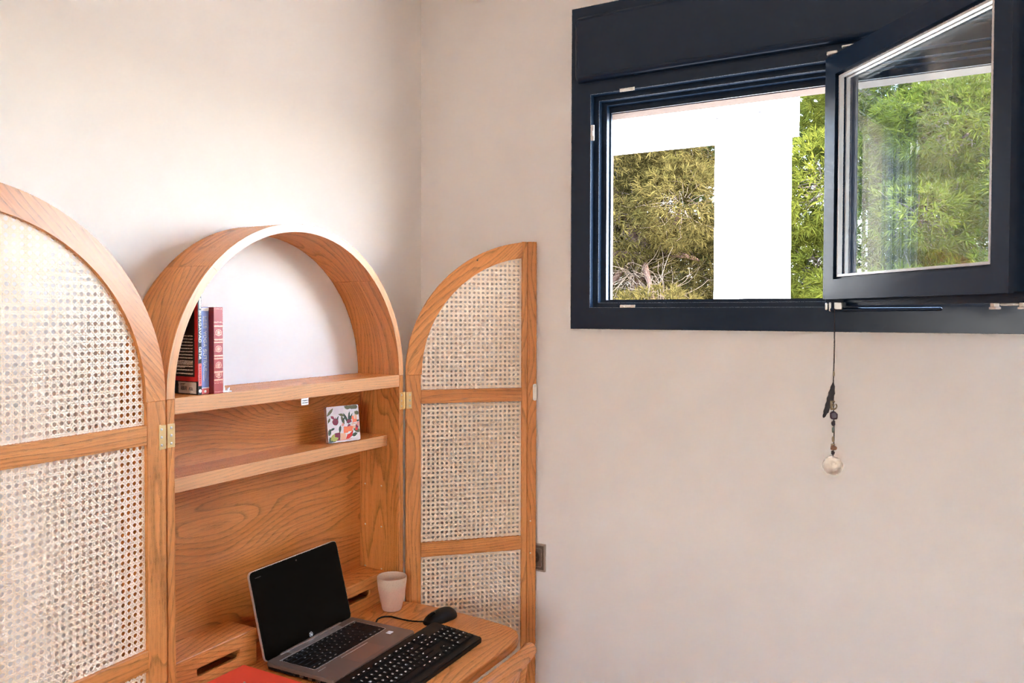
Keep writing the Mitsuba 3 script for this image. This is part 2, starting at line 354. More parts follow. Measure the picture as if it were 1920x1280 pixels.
for a1, a0 in zip(JO[:-1], JO[1:]):
    wood(DESK+'__arch_segment', arc_seg(a0+.0008, a1-.0008, RI, RI+TH, -D+.0016, YB, 30), 0, fn=arc_uv)
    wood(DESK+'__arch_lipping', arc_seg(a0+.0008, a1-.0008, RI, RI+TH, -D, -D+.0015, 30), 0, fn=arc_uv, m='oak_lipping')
wood(DESK+'__top_shelf', cbox([XL+.0003, -D+.0021, 1.3800], [XR-.0003, -.006, 1.4160], .0004), 0)
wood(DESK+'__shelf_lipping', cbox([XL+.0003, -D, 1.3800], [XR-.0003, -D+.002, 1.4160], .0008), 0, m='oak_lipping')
wood(DESK+'__middle_shelf', cbox([XL+.0003, -.1184, 1.1945], [XR-.0003, -.0125, 1.2280], .0004), 0)
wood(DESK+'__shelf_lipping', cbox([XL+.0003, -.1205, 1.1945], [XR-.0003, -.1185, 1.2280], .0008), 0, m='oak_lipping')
wood(DESK+'__back_panel', cbox([XL, -.012, .30], [XR, -.006, 1.380], .0003), 0)
half = [(XR, -.0125), (XR, -D-.001), (XR+TH+.0005, -D-.001), (-.3150, -.225), (-.3135, -.278), (-.3155, -.36), (-.3205, -.45), (-.3290, -.523), (-.338, -.560), (-.352, -.586), (-.372, -.604), (-.40, -.614), (-.44, -.619)]
top = half + [(2*XC-x, y) for x, y in half[::-1]]
DZ = 0.711
dt = sg.Polygon(top)
dm = cat([ext(dt, DZ-.024, DZ-.0015), ext(dt.buffer(-.0012), DZ-.0015, DZ)])
wood(DESK+'__desktop', dm, 0)
wood(DESK+'__lower_back_rail', cbox([XL, -.060, .10], [XR, -.040, .28], .001), 0)
for x in (XL+.16, XR-.19): wood(DESK+'__bracket', cbox([x, -.360, .655], [x+.03, -.0165, .6865], .002), 1)
# letter boxes on the desktop with hand slots
def letter_box(x0, x1, s0, s1, solid_right):
    k = DESK + '__letter_box'; i = 1; b = k
    while any(q.startswith(b+'__') for q in scene): b = f'{k}_{i:03d}'; i += 1
    wood(b+'__lid', cbox([x0, -.1160, .7955], [x1, -.0130, .8035], .0012), 0)
    slot = sg.Polygon([(s0, .7685), (s1, .7685), (s1, .757), (s1-.0025, .7505), (s1-.008, .7475), (s0+.008, .7475), (s0+.0025, .7505), (s0, .757)])
    fp = sg.box(x0, DZ+.0005, x1, .7950).difference(slot)
    wood(b+'__front_panel', fixed(ext(fp, 0, .008, axes([0, -.1060, 0], [1, 0, 0], [0, 0, 1], [0, -1, 0]))), 0)
    for x in (x0, x1-.010): wood(b+'__end_panel', cbox([x, -.1025, DZ+.0005], [x+.010, -.0130, .7950], .0005), 1)
letter_box(XL+.0005, -.865, -1.046, -.919, True)
letter_box(-.620, XR-.0005, -.545, -.416, False)
# shelf pin holes with pins on the right side
for z in (1.067, .939, .807):
    for y in (-.033, -.0975): put(DESK+'__shelf_pin', lathe([(0, -.001), (.0026, -.001), (.0026, .0012), (.0018, .0018), (0, .0018)], 10).apply_transform(axes([XR, y, z], [0, 1, 0], [0, 0, 1], [-1, 0, 0])[:4, :4]), 'steel')
# care tag under the top shelf
put(DESK+'__tag__slip', cbox([-.758, -D+.0005, 1.3625], [-.732, -D+.0012, 1.3805], .0002), 'print_white', label='small white slip hanging under the top shelf')
put(DESK+'__tag__print', cat([box([x, -D, z], [x+w, -D+.0006, z+.0018]) for z, row in ((1.3735, ((-.7555, .004), (-.7505, .005), (-.7445, .010))), (1.3675, ((-.7555, .006), (-.7485, .003), (-.7445, .005), (-.7385, .004)))) for x, w in row]), 'ink_dark')

# ------------------------------------------------------------------ doors of the desk
HW, ST, DT, DB = 0.4215, 0.047, 0.0165, 0.045
ZR = [(1.3240, 1.3658), (.8430, .8870), (.3600, .4030)]
PITCH = 0.01452
def cane_panel(poly, phs, phz):
    s0, z0, s1, z1 = poly.bounds
    L = 2.5; out = [[], [], [], []]
    w, g = 0.00200, 0.00185
    for k in range(int((s0-phs)/PITCH)-1, int((s1-phs)/PITCH)+2):
        for d in (-g, g):
            x = phs + k*PITCH + d; out[0].append(sg.box(x-w/2, z0-1, x+w/2, z1+1))
    for k in range(int((z0-phz)/PITCH)-1, int((z1-phz)/PITCH)+2):
        for d in (-g, g):
            z = phz + k*PITCH + d; out[1].append(sg.box(s0-1, z-w/2, s1+1, z+w/2))
    wd = 0.0023
    for sign, o in ((1, out[2]), (-1, out[3])):
        n = int(((s1-s0)+(z1-z0))/PITCH)+4
        for k in range(-n, n):
            cs, cz = phs + PITCH/2 + k*PITCH, phz      # diagonals cross halfway between the holes
            o.append(sa.rotate(sg.box(cs-2, cz-wd/2, cs+2, cz+wd/2), 45*sign, origin=(cs, cz)))
    ms = []
    from shapely.prepared import prep
    pp = prep(poly)
    for layer, (ta, tb) in zip(out, ((.0097, .0101), (.0093, .0097), (.0089, .0093), (.0101, .0106))):
        for b in layer:
            if not pp.intersects(b): continue
            c = b.intersection(poly)
            for q in getattr(c, 'geoms', [c]):
                if q.geom_type == 'Polygon' and q.area > 2e-7: ms.append(ext(q, ta, tb))
    m = cat(ms); m.vertices = m.vertices[:, [0, 2, 1]]; m.invert()
    return m
def door(k, o, e, back, mirror, seedz):
    M = axes(o, e, back, [0, 0, 1])       # local axes (s, t, z)
    PM = np.array([[1, 0, 0, 0], [0, 0, 1, 0], [0, 1, 0, 0], [0, 0, 0, 1.0]])   # (s, z, t) -> (s, t, z)
    def pl(poly, t0, t1): 
        m = ext(poly, t0, t1); m.apply_transform(PM); return fixed(m)
    wood(k+'__stile', cbox([0, 0, DB], [ST, DT, ZS-.0004], .001), 2, M)
    STF = .3735
    ztop = ZS + HW
    wood(k+'__stile', cbox([STF, 0, DB], [.3902, DT, ztop-.0005], .0008), 2, M)
    wood(k+'__closing_strip', cbox([.3906, -.0015, DB], [HW, DT-.002, ztop], .0015), 2, M)
    A = np.linspace(math.pi, math.pi/2, 61)
    A = A[np.cos(A)*HW + HW <= STF-.0004] 
    outer = [(HW + HW*math.cos(a), ZS + HW*math.sin(a)) for a in A]
    ri = HW - .0495
    B = np.linspace(math.pi, math.pi/2, 61); B = B[HW + ri*np.cos(B) <= STF-.0004]
    xo = STF-.0004
    outer.append((xo, ZS + math.sqrt(HW**2-(HW-xo)**2)))
    inner = [(HW + ri*math.cos(a), ZS + ri*math.sin(a)) for a in B] + [(xo, ZS + math.sqrt(ri**2-(HW-xo)**2))]
    inner[0] = (ST+.0024, ZS)
    ar = sg.Polygon(outer + inner[::-1])
    c45 = math.sqrt(.5)
    def diag(P, N):
        flat = np.abs(N[:, 1]) > .6
        u = (P[:, 0] + P[:, 2])*c45 if not mirror else (P[:, 0] + P[:, 2])*c45
        v = (P[:, 2] - P[:, 0])*c45
        return np.stack([u, np.where(flat, v, P[:, 1] + .3*v)], 1)
    wood(k+'__arch_rail', pl(ar, 0, DT), 0, M, fn=diag)
    for z0, z1 in ZR: wood(k+'__rail', cbox([ST+.0003, .0005, z0], [STF-.0003, DT, z1], .001), 0, M)
    wood(k+'__rail', cbox([ST+.0003, .0005, DB], [STF-.0003, DT, DB+.05], .001), 0, M)
    over = .004
    op = unary_union([sg.Point(HW, ZS).buffer(ri+over, quad_segs=40).intersection(sg.box(0, ZS, STF+over, 3)), sg.box(ST-over, ZR[0][1]-over, STF+over, ZS+.0001)])
    zs = [ZR[0][1], ZR[0][0], ZR[1][1], ZR[1][0], ZR[2][1], ZR[2][0]]
    panels = [op] + [sg.box(ST-over, b-over, STF+over, a+over) for a, b in ((ZR[0][0], ZR[1][1]), (ZR[1][0], ZR[2][1]), (ZR[2][0], DB+.05))]
    # the frame is cut away where the cane sits, so the sheet is kept inside the opening
    clear = [p.buffer(-over-.0004, join_style=2) for p in panels]
    for p in clear:
        m = cane_panel(p, .0505, ZR[0][1]+.004 + seedz); m.apply_transform(M); m = fixed(m)
        put(k+'__cane_panel', m, 'cane', kind='stuff', label='woven cane webbing panel')
    return M
RT = math.radians(45.6)
ER, BR = np.array([math.cos(RT), -math.sin(RT), 0]), np.array([math.sin(RT), math.cos(RT), 0])
LT = math.radians(4.0)
EL, BL = np.array([-math.cos(LT), -math.sin(LT), 0]), np.array([-math.sin(LT), math.cos(LT), 0])
OL = [XL-TH-.0058, -D-.005, 0]
OR = [XR+TH+.0062, -D-.005, 0]
ML = door(DESK+'__door', OL, EL, BL, True, 0.0)
MR = door(DESK+'__door_001', OR, ER, BR, False, .003)
tag(DESK+'__door', 'left cane door, swung flat open'); tag(DESK+'__door_001', 'right cane door, swung out towards the window wall')
def screwhead(r=.0026): return lathe([(0, 0), (r, 0), (r, .0005), (r*.6, .0011), (0, .0012)], 12)
def hinge_leaf(x0, x1, z0, z1, zs, xs):
    ms = [cbox([x0, 0, z0], [x1, .0014, z1], .0004)]
    return ms
def hinge(key, Mdoor, xp, sgn, z0=1.3095, z1=1.3615):
    kn = chain([( (xp+sgn*TH/2+sgn*.0105), -D-.004, z0+.001), ((xp+sgn*TH/2+sgn*.0105), -D-.004, z1-.001)], [.0036, .0036], 14)
    leaf1 = cbox([xp+.0005 if sgn < 0 else xp+.0005, -D-.0016, z0], [xp+TH-.0005, -D-.0001, z1], .0004)
    put(key+'__frame_leaf', leaf1, 'brass'); put(key+'__knuckle', kn, 'brass', smooth=40)
    m = cbox([.0005, -.0017, z0], [.0185, -.0001, z1], .0004); m.apply_transform(Mdoor); put(key+'__door_leaf', fixed(m), 'brass')
    for z in np.linspace(z0+.009, z1-.009, 3):
        s = screwhead(.0030); s.apply_transform(axes([xp+TH/2, -D-.0016, z], [1, 0, 0], [0, 0, 1], [0, -1, 0])); put(key+'__screw', fixed(s), 'steel')
        s = screwhead(.0030); s.apply_transform(Mdoor @ axes([.0125, -.0017, z], [1, 0, 0], [0, 0, 1], [0, -1, 0])); put(key+'__screw', fixed(s), 'steel')
hinge(DESK+'__hinge', ML, XL-TH, -1)
hinge(DESK+'__hinge_001', MR, XR, 1)
tag(DESK+'__hinge', 'brass hinge of the left door'); tag(DESK+'__hinge_001', 'brass hinge of the right door')
def on_right_door(m): m.apply_transform(MR); return fixed(m)
pm = ext(sg.LineString([(.4155, 1.331), (.4155, 1.373)]).buffer(.0062), -.0035, -.0016); pm.apply_transform(np.array([[1, 0, 0, 0], [0, 0, 1, 0], [0, 1, 0, 0], [0, 0, 0, 1.0]]))
put(DESK+'__door_001__strike_plate', on_right_door(pm), 'cream_metal', label='cream rounded strike plate on the door edge')
for z in (1.331, 1.373):
    s = screwhead(.0026); s.apply_transform(axes([.4155, -.0035, z], [1, 0, 0], [0, 0, 1], [0, -1, 0])); put(DESK+'__door_001__screw', on_right_door(s), 'steel')
for z in (.9351, .8306):
    s = screwhead(.0024); s.apply_transform(axes([.4032, -.0015, z], [1, 0, 0], [0, 0, 1], [0, -1, 0])); put(DESK+'__door_001__screw', on_right_door(s), 'cream_metal')
s = screwhead(.0026); s.apply_transform(axes([.226, 0, 1.7731], [1, 0, 0], [0, 0, 1], [0, -1, 0])); put(DESK+'__door_001__plug', on_right_door(s), 'ink_dark')
tag(DESK, 'arched oak secretary desk in the room corner with open cane doors', 'desk')

# ------------------------------------------------------------------ books on the top shelf
Z1 = 1.4163
def frontM(x, y, z): return axes([x, y, z], [1, 0, 0], [0, 0, 1], [0, -1, 0])           # (a right, b up) on a face towards -y
def leftM(x, y, z): return axes([x, y, z], [0, -1, 0], [0, 0, 1], [-1, 0, 0])           # on a face towards -x, a runs towards the room
def spine_text(txt, h, x, y, ztop, length=None, bold=False, shift=0.0):
    """Lettering reading downwards on a spine, its letters' feet towards -x, starting at ztop."""
    m = meshkit.text_mesh(txt, h, 0.0003, bold)
    b = m.bounds
    if length: m.apply_scale([length/(b[1][0]-b[0][0]), 1, 1])
    m.apply_transform(axes([x, y, ztop], [0, 0, -1], [1, 0, 0], [0, -1, 0])); return fixed(m)
def book(key, x0, x1, y0, y1, h, cover, spine=None, t=.0012):
    z0 = Z1
    put(key+'__cover', cat([cbox([x0, y0, z0], [x0+t, y1, z0+h], .0004), cbox([x1-t, y0, z0], [x1, y1, z0+h], .0004)]), cover)
    put(key+'__spine', cbox([x0+.0002, y0-.0004, z0+.0002], [x1-.0002, y0+t, z0+h-.0002], .0006), spine or cover)
    put(key+'__pages', box([x0+t, y0+t, z0+.001], [x1-t, y1-.003, z0+h-.001]), 'paper')
B = 'black_paperback'
bx0, bx1, by, bh = -1.0702, -1.0605, -.154, .2265
book(B, bx0, bx1, by, -.018, bh, 'book_black')
put(B+'__red_band', cat([box([bx0-.0003, by, Z1+.040], [bx0-.0001, by+.0115, Z1+bh-.002]), box([bx0-.0003, by+.0115, Z1+.0300], [bx0-.0001, -.020, Z1+.0405]), box([bx0-.0003, by, Z1+.030], [bx0-.0001, by+.0115, Z1+.041])]), 'book_red', label='red border band on the back cover')
ln = []
for i in range(11):
    z = Z1 + .133 - i*.0072
    L = .060 if i < 10 else .034
    a = by + .018 + (0 if i < 10 else .026)
    y = a
    while y < a+L:
        w = float(rng.uniform(.004, .010)); ln.append(box([bx0-.0004, y, z], [bx0-.0001, min(y+w, a+L), z+.0019])); y += w+.0009
for i in range(4):
    z = Z1 + .0715 - i*.0085; y = by+.0175
    while y < by+.09:
        w = float(rng.uniform(.004, .011)); ln.append(box([bx0-.0004, y, z], [bx0-.0001, y+w, z+.0025])); y += w+.001
put(B+'__blurb', cat(ln), 'print_white', kind='stuff', label='lines of white blurb print on the back cover')
put(B+'__barcode_label', box([bx0-.0004, by+.006, Z1+.002], [bx0-.0001, by+.067, Z1+.028]), 'barcode_paper', label='pale barcode label')
bars = []; y = by+.038
while y < by+.060:
    w = float(rng.choice([.0005, .0009, .0014])); bars.append(box([bx0-.0006, y, Z1+.009], [bx0-.0004, y+w, Z1+.019])); y += w+float(rng.choice([.0006, .001]))
y = by+.018
while y < by+.031:
    w = float(rng.choice([.0005, .0009])); bars.append(box([bx0-.0006, y, Z1+.009], [bx0-.0004, y+w, Z1+.016])); y += w+.0008
bars += [box([bx0-.0006, by+.042, Z1+.0235], [bx0-.0004, by+.062, Z1+.0248]), box([bx0-.0006, by+.045, Z1+.0208], [bx0-.0004, by+.062, Z1+.0220])]
put(B+'__barcode', cat(bars), 'ink_dark')
yf = by-.0004
put(B+'__title', cat([spine_text('BHAGAVAD', .0062, bx0+.0022, yf, Z1+bh-.033, .0735, True), spine_text('GITA', .0062, bx0+.0022, yf, Z1+bh-.1165, .029, True)]), 'legend_white', label='white title lettering on the spine')
put(B+'__spine_ornament', ext(sg.box(.0035, bh-.030, .0075, bh-.006), 0, .0003, frontM(bx0, yf, Z1)), 'plate_rim')
put(B+'__spine_print', ext(sg.box(.003, .083, .0065, .092), 0, .0002, frontM(bx0, yf, Z1)), 'plate_rim')
put(B+'__red_label', ext(sg.box(.0006, .020, .0094, .0715), 0, .0003, frontM(bx0, yf, Z1)), 'book_rose', label='coral red panel low on the spine')
put(B+'__red_label_print', cat([ext(sg.box(.0035, z, .0068, z+w), .0003, .0005, frontM(bx0, yf, Z1)) for z, w in ((.025, .004), (.0305, .003), (.035, .0045), (.041, .003), (.0455, .004), (.051, .003), (.056, .004), (.0615, .004))]), 'book_red')
put(B+'__emblem', ext(sg.Point(.0050, .0085).buffer(.0042), 0, .0004, frontM(bx0, yf, Z1)), 'print_white', label='white round emblem at the foot of the spine')
tag(B, 'black paperback with a red back border and barcode, spine reading BHAGAVAD GITA', 'book')
B = 'blue_paperback'
cx0, cx1, cy, ch = -1.0598, -1.0382, -.1515, .200
book(B, cx0, cx1, cy, -.02, ch, 'book_blue')
yf = cy-.0004
put(B+'__title', spine_text('YOGA SUTRAS', .0092, cx0+.0058, yf, Z1+ch-.054, .092, False), 'legend_white', label='white title lettering on the spine')
small = []
for row, (a0, a1) in enumerate(((.0045, .0092), (.0108, .0155))):
    z = ch-.021
    while z > ch-.050:
        w = .0052
        small += [sg.box(a0, z-w, a0+.0011, z), sg.box(a1-.0011, z-w, a1, z), sg.box(a0, z-.0011, a1, z)] if (int(z*1e4)+row) % 2 else [sg.box(a0, z-w, a1, z-w+.0011), sg.box(a0, z-.0011, a1, z), sg.box((a0+a1)/2-.0005, z-w, (a0+a1)/2+.0006, z)]
        z -= w+.0022
put(B+'__small_print', cat([ext(q, 0, .0003, frontM(cx0, yf, Z1)) for q in small] + [ext(sg.box(.0058, .030, .0078, .053), 0, .0003, frontM(cx0, yf, Z1)), ext(sg.box(.0112, .036, .0126, .052), 0, .0003, frontM(cx0, yf, Z1))]), 'print_pale', kind='stuff')
put(B+'__head_band', cat([ext(sg.box(.0003, ch-.0085, .0213, ch-.0015), 0, .0003, frontM(cx0, yf, Z1)), ext(sg.box(.0003, .0135, .0213, .0155), 0, .0003, frontM(cx0, yf, Z1))]), 'print_white')
put(B+'__foot_band', ext(sg.box(.0003, .0006, .0213, .0132), 0, .0003, frontM(cx0, yf, Z1)), 'book_rose', label='coral band at the foot of the spine')
put(B+'__emblem', ext(sg.Point(.0105, .0065).buffer(.0032), .0003, .0005, frontM(cx0, yf, Z1)), 'print_white')
tag(B, 'blue paperback between the black and the red book, spine reading YOGA SUTRAS', 'book')
B = 'red_hardback'
rx0, rx1, ry, rh = -1.0372, -1.0108, -.1668, .2005
book(B, rx0, rx1, ry, -.02, rh, 'leather_red', 'leather_spine', .002)
yf = ry-.0004; w = rx1-rx0
for z in (.1545, .117, .0795, .030):
    z0 = z
    put(B+'__spine_band', cbox([rx0+.0004, yf-.0012, Z1+z], [rx1-.0004, yf+.0004, Z1+z+.0038], .0005), 'gilt')
for z in (.1285, .0910, .0535):
    put(B+'__spine_band', cbox([rx0+.0004, yf-.0012, Z1+z-.0055], [rx1-.0004, yf+.0004, Z1+z-.0012], .0005), 'gilt')
for z in (.1413, .1037, .0662, .0423):
    if z == .0423: zc = .0440
    else: zc = z
    cy_ = zc
    oval = sa.scale(sg.Point(w/2, cy_).buffer(1), .0088, .0078)
    leafs = unary_union([sa.rotate(sa.scale(sg.Point(w/2+.0040, cy_).buffer(1), .0026, .0010), a, origin=(w/2, cy_)) for a in range(0, 360, 45)])
    put(B+'__medallion', ext(unary_union([oval.difference(oval.buffer(-.0013)), leafs, sg.Point(w/2, cy_).buffer(.0022)]), 0, .0005, frontM(rx0, yf, Z1)), 'gilt', label='gilt oval ornament on the spine')
put(B+'__rules', cat([ext(sg.box(.0006, z, w-.0006, z+.0007), 0, .0004, frontM(rx0, yf, Z1)) for z in (.004, .024, .027, .060, .098, .136, .164, .166, .196)]), 'gilt')
tag(B, 'dark red hardback with gilt ornaments on its ribbed spine', 'book')
# small quartz cluster beside the books
qs = []
for i, (x, y, z, r, tilt) in enumerate([(-.999, -.150, 0, .0055, .3), (-.992, -.148, 0, .006, -.2), (-.985, -.151, 0, .005, .5), (-.978, -.149, 0, .0042, -.6), (-.995, -.142, 0, .005, .1)]):
    h = r*2.3*(1.3 if i == 0 else 1)
    a = np.arange(6)*math.pi/3
    P = np.vstack([np.c_[r*.55*np.cos(a), r*.55*np.sin(a), np.zeros(6)], np.c_[r*.5*np.cos(a), r*.5*np.sin(a), np.full(6, h*.65)], [[0, 0, h]]])
    m = trimesh.convex.convex_hull(P); m.apply_transform(trimesh.transformations.rotation_matrix(tilt, [0.3, 1, 0])); m.apply_translation([x, y, Z1 - m.bounds[0][2]]); qs.append(m)
qs.append(trimesh.creation.box(bounds=[[-1.002, -.154, Z1], [-.975, -.139, Z1+.0022]]))
put('quartz_cluster', man(m3.Manifold.batch_boolean([m3.Manifold(m3.Mesh(np.asarray(q.vertices, np.float32), np.asarray(q.faces, np.uint32))) for q in qs], m3.OpType.Add)), 'quartz_white', label='small pale crystal cluster beside the red hardback', category='crystal')

# ------------------------------------------------------------------ art tile on the middle shelf
TL, TR = np.array([-.5705, -.0885]), np.array([-.4640, -.1165])
te = (TR-TL)/np.linalg.norm(TR-TL); tw = float(np.linalg.norm(TR-TL))
tl = math.radians(7)
ta = np.array([te[0], te[1], 0]); tb = np.array([-te[1]*math.sin(tl), te[0]*math.sin(tl), math.cos(tl)]); tn = np.cross(ta, tb)
TM = axes([TL[0], TL[1], 1.2297], ta, tb, tn)
th_ = .1045
def rbox2(x0, y0, x1, y1, r): return sg.box(x0+r, y0+r, x1-r, y1-r).buffer(r)
put('art_tile__block', fixed(ext(rbox2(0, 0, tw, th_, .004), -.0115, -.0006, TM)), 'tile_side', label='brown edge of the tile block')
put('art_tile__face', fixed(ext(rbox2(0, 0, tw, th_, .004), -.0006, 0, TM)), 'print_pale', label='printed face with plants and orange shapes')
def U(x, y): return (x*tw, y*th_)
def leafp(x, y, L, W, ang):
    t = np.linspace(0, 1, 9); w = W*np.sin(np.pi*t)**.8
    P = np.vstack([np.c_[t*L, w/2], np.c_[t*L, -w/2][::-1]])
    a = math.radians(ang); R = np.array([[math.cos(a), -math.sin(a)], [math.sin(a), math.cos(a)]])
    return sg.Polygon([(q[0]*tw + x*tw, q[1]*th_ + y*th_) for q in P@R.T]).buffer(0)
def quad(*p): return sg.Polygon([U(*q) for q in p]).buffer(0)
face = rbox2(.0006, .0006, tw-.0006, th_-.0006, .0035)
prints = [
 ('print_lilac', [quad((.20, .78), (.38, .79), (.38, .95), (.22, .96)), quad((.42, .79), (.52, .79), (.52, .95), (.42, .95)), quad((.20, .60), (.38, .61), (.38, .74), (.2, .73)), quad((.72, .80), (.82, .80), (.82, .92), (.70, .92)), quad((.12, .30), (.30, .34), (.28, .45), (.12, .44))]),
 ('print_olive', [leafp(.0, .74, .30, .08, 45), leafp(.02, .55, .16, .06, 60), leafp(.36, .78, .2, .07, -20), leafp(.44, .72, .25, .09, -70), leafp(.55, .98, .2, .12, -20), leafp(.70, 1.0, .2, .14, -30), leafp(.80, .96, .18, .14, -10), leafp(.86, .80, .16, .12, -25), leafp(.9, .22, .12, .25, 70)]),
 ('print_green', [leafp(.66, .48, .35, .07, 115), leafp(.66, .48, .36, .07, 82), leafp(.66, .48, .32, .06, 65), leafp(.25, .50, .26, .05, 65), leafp(.30, .48, .22, .05, 100), leafp(.22, .40, .16, .06, 200), leafp(.36, .25, .22, .07, 80), leafp(.03, .20, .2, .09, 75), leafp(.45, .55, .16, .05, 50), leafp(.74, .14, .18, .1, 20), leafp(.86, .54, .16, .05, 5), quad((.0, .0), (.22, .03), (.3, .14), (.04, .16))]),
 ('print_plum', [sg.Point(*U(.25, .57)).buffer(.09*tw), leafp(.12, .74, .14, .08, -40), quad((.22, .05), (.36, .05), (.38, .27), (.2, .26)), quad((.60, .50), (.76, .52), (.74, .60), (.62, .60)), quad((.62, .36), (.72, .36), (.70, .48), (.62, .46)), quad((.86, .33), (.96, .34), (.96, .45), (.88, .44))]),
 ('print_orange', [quad((.48, .24), (.62, .24), (.70, .40), (.50, .42)), quad((.60, .28), (.76, .26), (.80, .42), (.66, .42)), quad((.78, .50), (.92, .52), (.92, .60), (.80, .60)), quad((.76, .60), (.84, .60), (.82, .70), (.76, .68))]),
 ('print_sand', [quad((.38, .06), (.56, .06), (.54, .24), (.38, .24)), quad((.78, .34), (.86, .34), (.86, .42), (.78, .42)), quad((.86, .60), (.94, .60), (.93, .72), (.86, .73)), quad((.74, .44), (.92, .46), (.92, .49), (.74, .48))]),
 ('print_red', [quad((.54, .06), (.66, .08), (.74, .14), (.80, .30), (.74, .26), (.66, .20), (.60, .20)), quad((.86, .28), (.93, .28), (.93, .36), (.86, .36))]),
 ('print_pink', [quad((.30, .04), (.70, .04), (.74, .07), (.30, .06)), quad((.92, .40), (.99, .40), (.98, .52), (.93, .52)), quad((.44, .44), (.52, .44), (.5, .52), (.45, .52))]),
 ('print_lime', [leafp(.08, .06, .22, .1, 55), leafp(.12, .06, .2, .1, 20)])]
h0 = 0.0
for nm, ps in prints:
    h0 += .00008
    put('art_tile__printed_shapes', fixed(ext(unary_union(ps).intersection(face), 0, h0, TM)), nm, kind='stuff')
tag('art_tile', 'small square picture block printed with plants, leaning on the middle shelf', 'picture')

# ------------------------------------------------------------------ things on the desktop
# laptop
LA = math.radians(2.2)
LX = np.array([math.cos(LA), math.sin(LA), 0]); LY = np.array([-math.sin(LA), math.cos(LA), 0])
LM = axes([-.7045, -.2635, DZ+.0005], LX, LY, [0, 0, 1])     # centre of the base
lw, ld, lh = .338, .226, .0185
def rr(x0, y0, x1, y1, r): return sg.box(x0+r, y0+r, x1-r, y1-r).buffer(r, quad_segs=6)
foot = rr(-lw/2, -ld/2, lw/2, ld/2, .014)
L_ = 'laptop'
def lput(key, poly, z0, z1, m, **k): put(L_+'__'+key, fixed(ext(poly, z0, z1, LM)), m, **k)
lput('base__shell', foot.buffer(-.002), .0015, .0090, 'plastic_black')
put(L_+'__base__deck', cat([fixed(ext(foot, .0090, .0165, LM)), fixed(ext(foot.buffer(-.0008), .0165, lh, LM))]), 'laptop_grey')
for sx in (-1, 1):
    for sy in (-1, 1): lput('base__foot', sg.Point(sx*.14, sy*.09).buffer(.008), 0, .0016, 'plastic_black')
kbw = rr(-.145, -.028, .145, .080, .006)
lput('key_bed', kbw, lh, lh+.0004, 'plastic_black')
lput('key_bed_trim', sg.box(-.147, .0805, .147, .0845), lh, lh+.0012, 'laptop_rim', label='bright strip above the keys')
lput('key_bed_trim', kbw.buffer(.0016).difference(kbw.buffer(.0002)), lh, lh+.0007, 'laptop_rim')
lput('speaker_grille', sg.box(-.10, .0875, .10, .1035), lh, lh+.0006, 'laptop_rim')
lput('touchpad', rr(-.062, -.100, .045, -.044, .003), lh, lh+.0004, 'touchpad')
lput('touchpad_buttons', sg.box(-.062, -.0432, .045, -.0405), lh, lh+.0009, 'laptop_rim', label='bright line above the touchpad')
lput('touchpad_buttons', sg.box(-.150, -.0432, -.122, -.0415), lh, lh+.0007, 'laptop_rim')
lput('sticker', sa.rotate(rr(.118, -.062, .136, -.046, .002), 4), lh, lh+.0004, 'logo_silver', label='small silver sticker on the palm rest')
lput('side_port', unary_union([sg.box(-lw/2-.0004, y, -lw/2+.002, y+w) for y, w in ((-.065, .014), (-.040, .013), (-.012, .012))]), .0035, .0080, 'plate_taupe')
lput('vent', unary_union([sg.box(-lw/2-.0005, .012+i*.0042, -lw/2+.001, .012+i*.0042+.0022) for i in range(16)]), .0032, .0085, 'slate_inner')
rowsL = [[1]*15, [1]*13+[2], [1.5]+[1]*12+[1.5], [1.75]+[1]*11+[2.25], [2.25]+[1]*10+[1.75], [1, 1, 1, 1.2, 5.3, 1.2, 1, 1, 1, 1.0]]
legL = ['', '`1234567890-= ', ' QWERTYUIOP[] ', " ASDFGHJKL;' ", ' ZXCVBNM,./ ', '']
legs = []
keymesh = {}
def keycap(w, d, h, top=.0012):
    k = (round(w, 5), round(d, 5), h)
    if k not in keymesh:
        P = [[sx*w/2, sy*d/2, 0] for sx in (-1, 1) for sy in (-1, 1)] + [[sx*(w/2-top), sy*(d/2-top), h] for sx in (-1, 1) for sy in (-1, 1)]
        keymesh[k] = mikit.ply(trimesh.convex.convex_hull(np.array(P)), 'key_black')
    return keymesh[k]
def glyph(ch, h):
    m = meshkit.text_mesh(ch, h, .00015, True); b = m.bounds
    m.apply_translation([-(b[0][0]+b[1][0])/2, -(b[0][1]+b[1][1])/2, 0]); return m
def addkeys(prefix, M, blocks, kh, lift, mleg, lscale):
    """blocks: (x of the left edge, y of the row centre, row depth, key widths in metres, legends)."""
    out = []; i = 0
    for x, y, dpt, ws, lg in blocks:
        for j, w in enumerate(ws):
            if w <= 0: x += -w; continue
            key = f'{prefix}__key' + (f'_{i:03d}' if i else ''); i += 1
            T = M @ axes([x+w/2, y, lift], [1, 0, 0], [0, 1, 0], [0, 0, 1])
            scene[key] = {**keycap(w-.0022, dpt-.0022, kh), 'to_world': mi.ScalarTransform4f(T.tolist())}
            ch = lg[j] if j < len(lg) else ' '
            if ch == '#': g = box([-.0028, -.0011, 0], [.0028, .0011, .00015])
            elif ch == ' ': g = None
            else: g = glyph(ch, lscale)
            if g is not None:
                g.apply_transform(T @ axes([-.0012 if w < .03 else -w/2+.007, .0016, kh], [1, 0, 0], [0, 1, 0], [0, 0, 1])); out.append(g)
            x += w
    put(prefix+'__key_legends', cat(out), mleg, kind='stuff', label='white key legends')
blocks = []
u = .288/15
yy = .0755
for r, (ws, lg) in enumerate(zip(rowsL, legL)):
    dp = .011 if r == 0 else .0187
    yy -= dp/2; blocks.append((-.144, yy, dp, [q*u for q in ws], lg or '#'*15)); yy -= dp/2
mat('legend_dim', (0.45, 0.44, 0.43), 0.6)
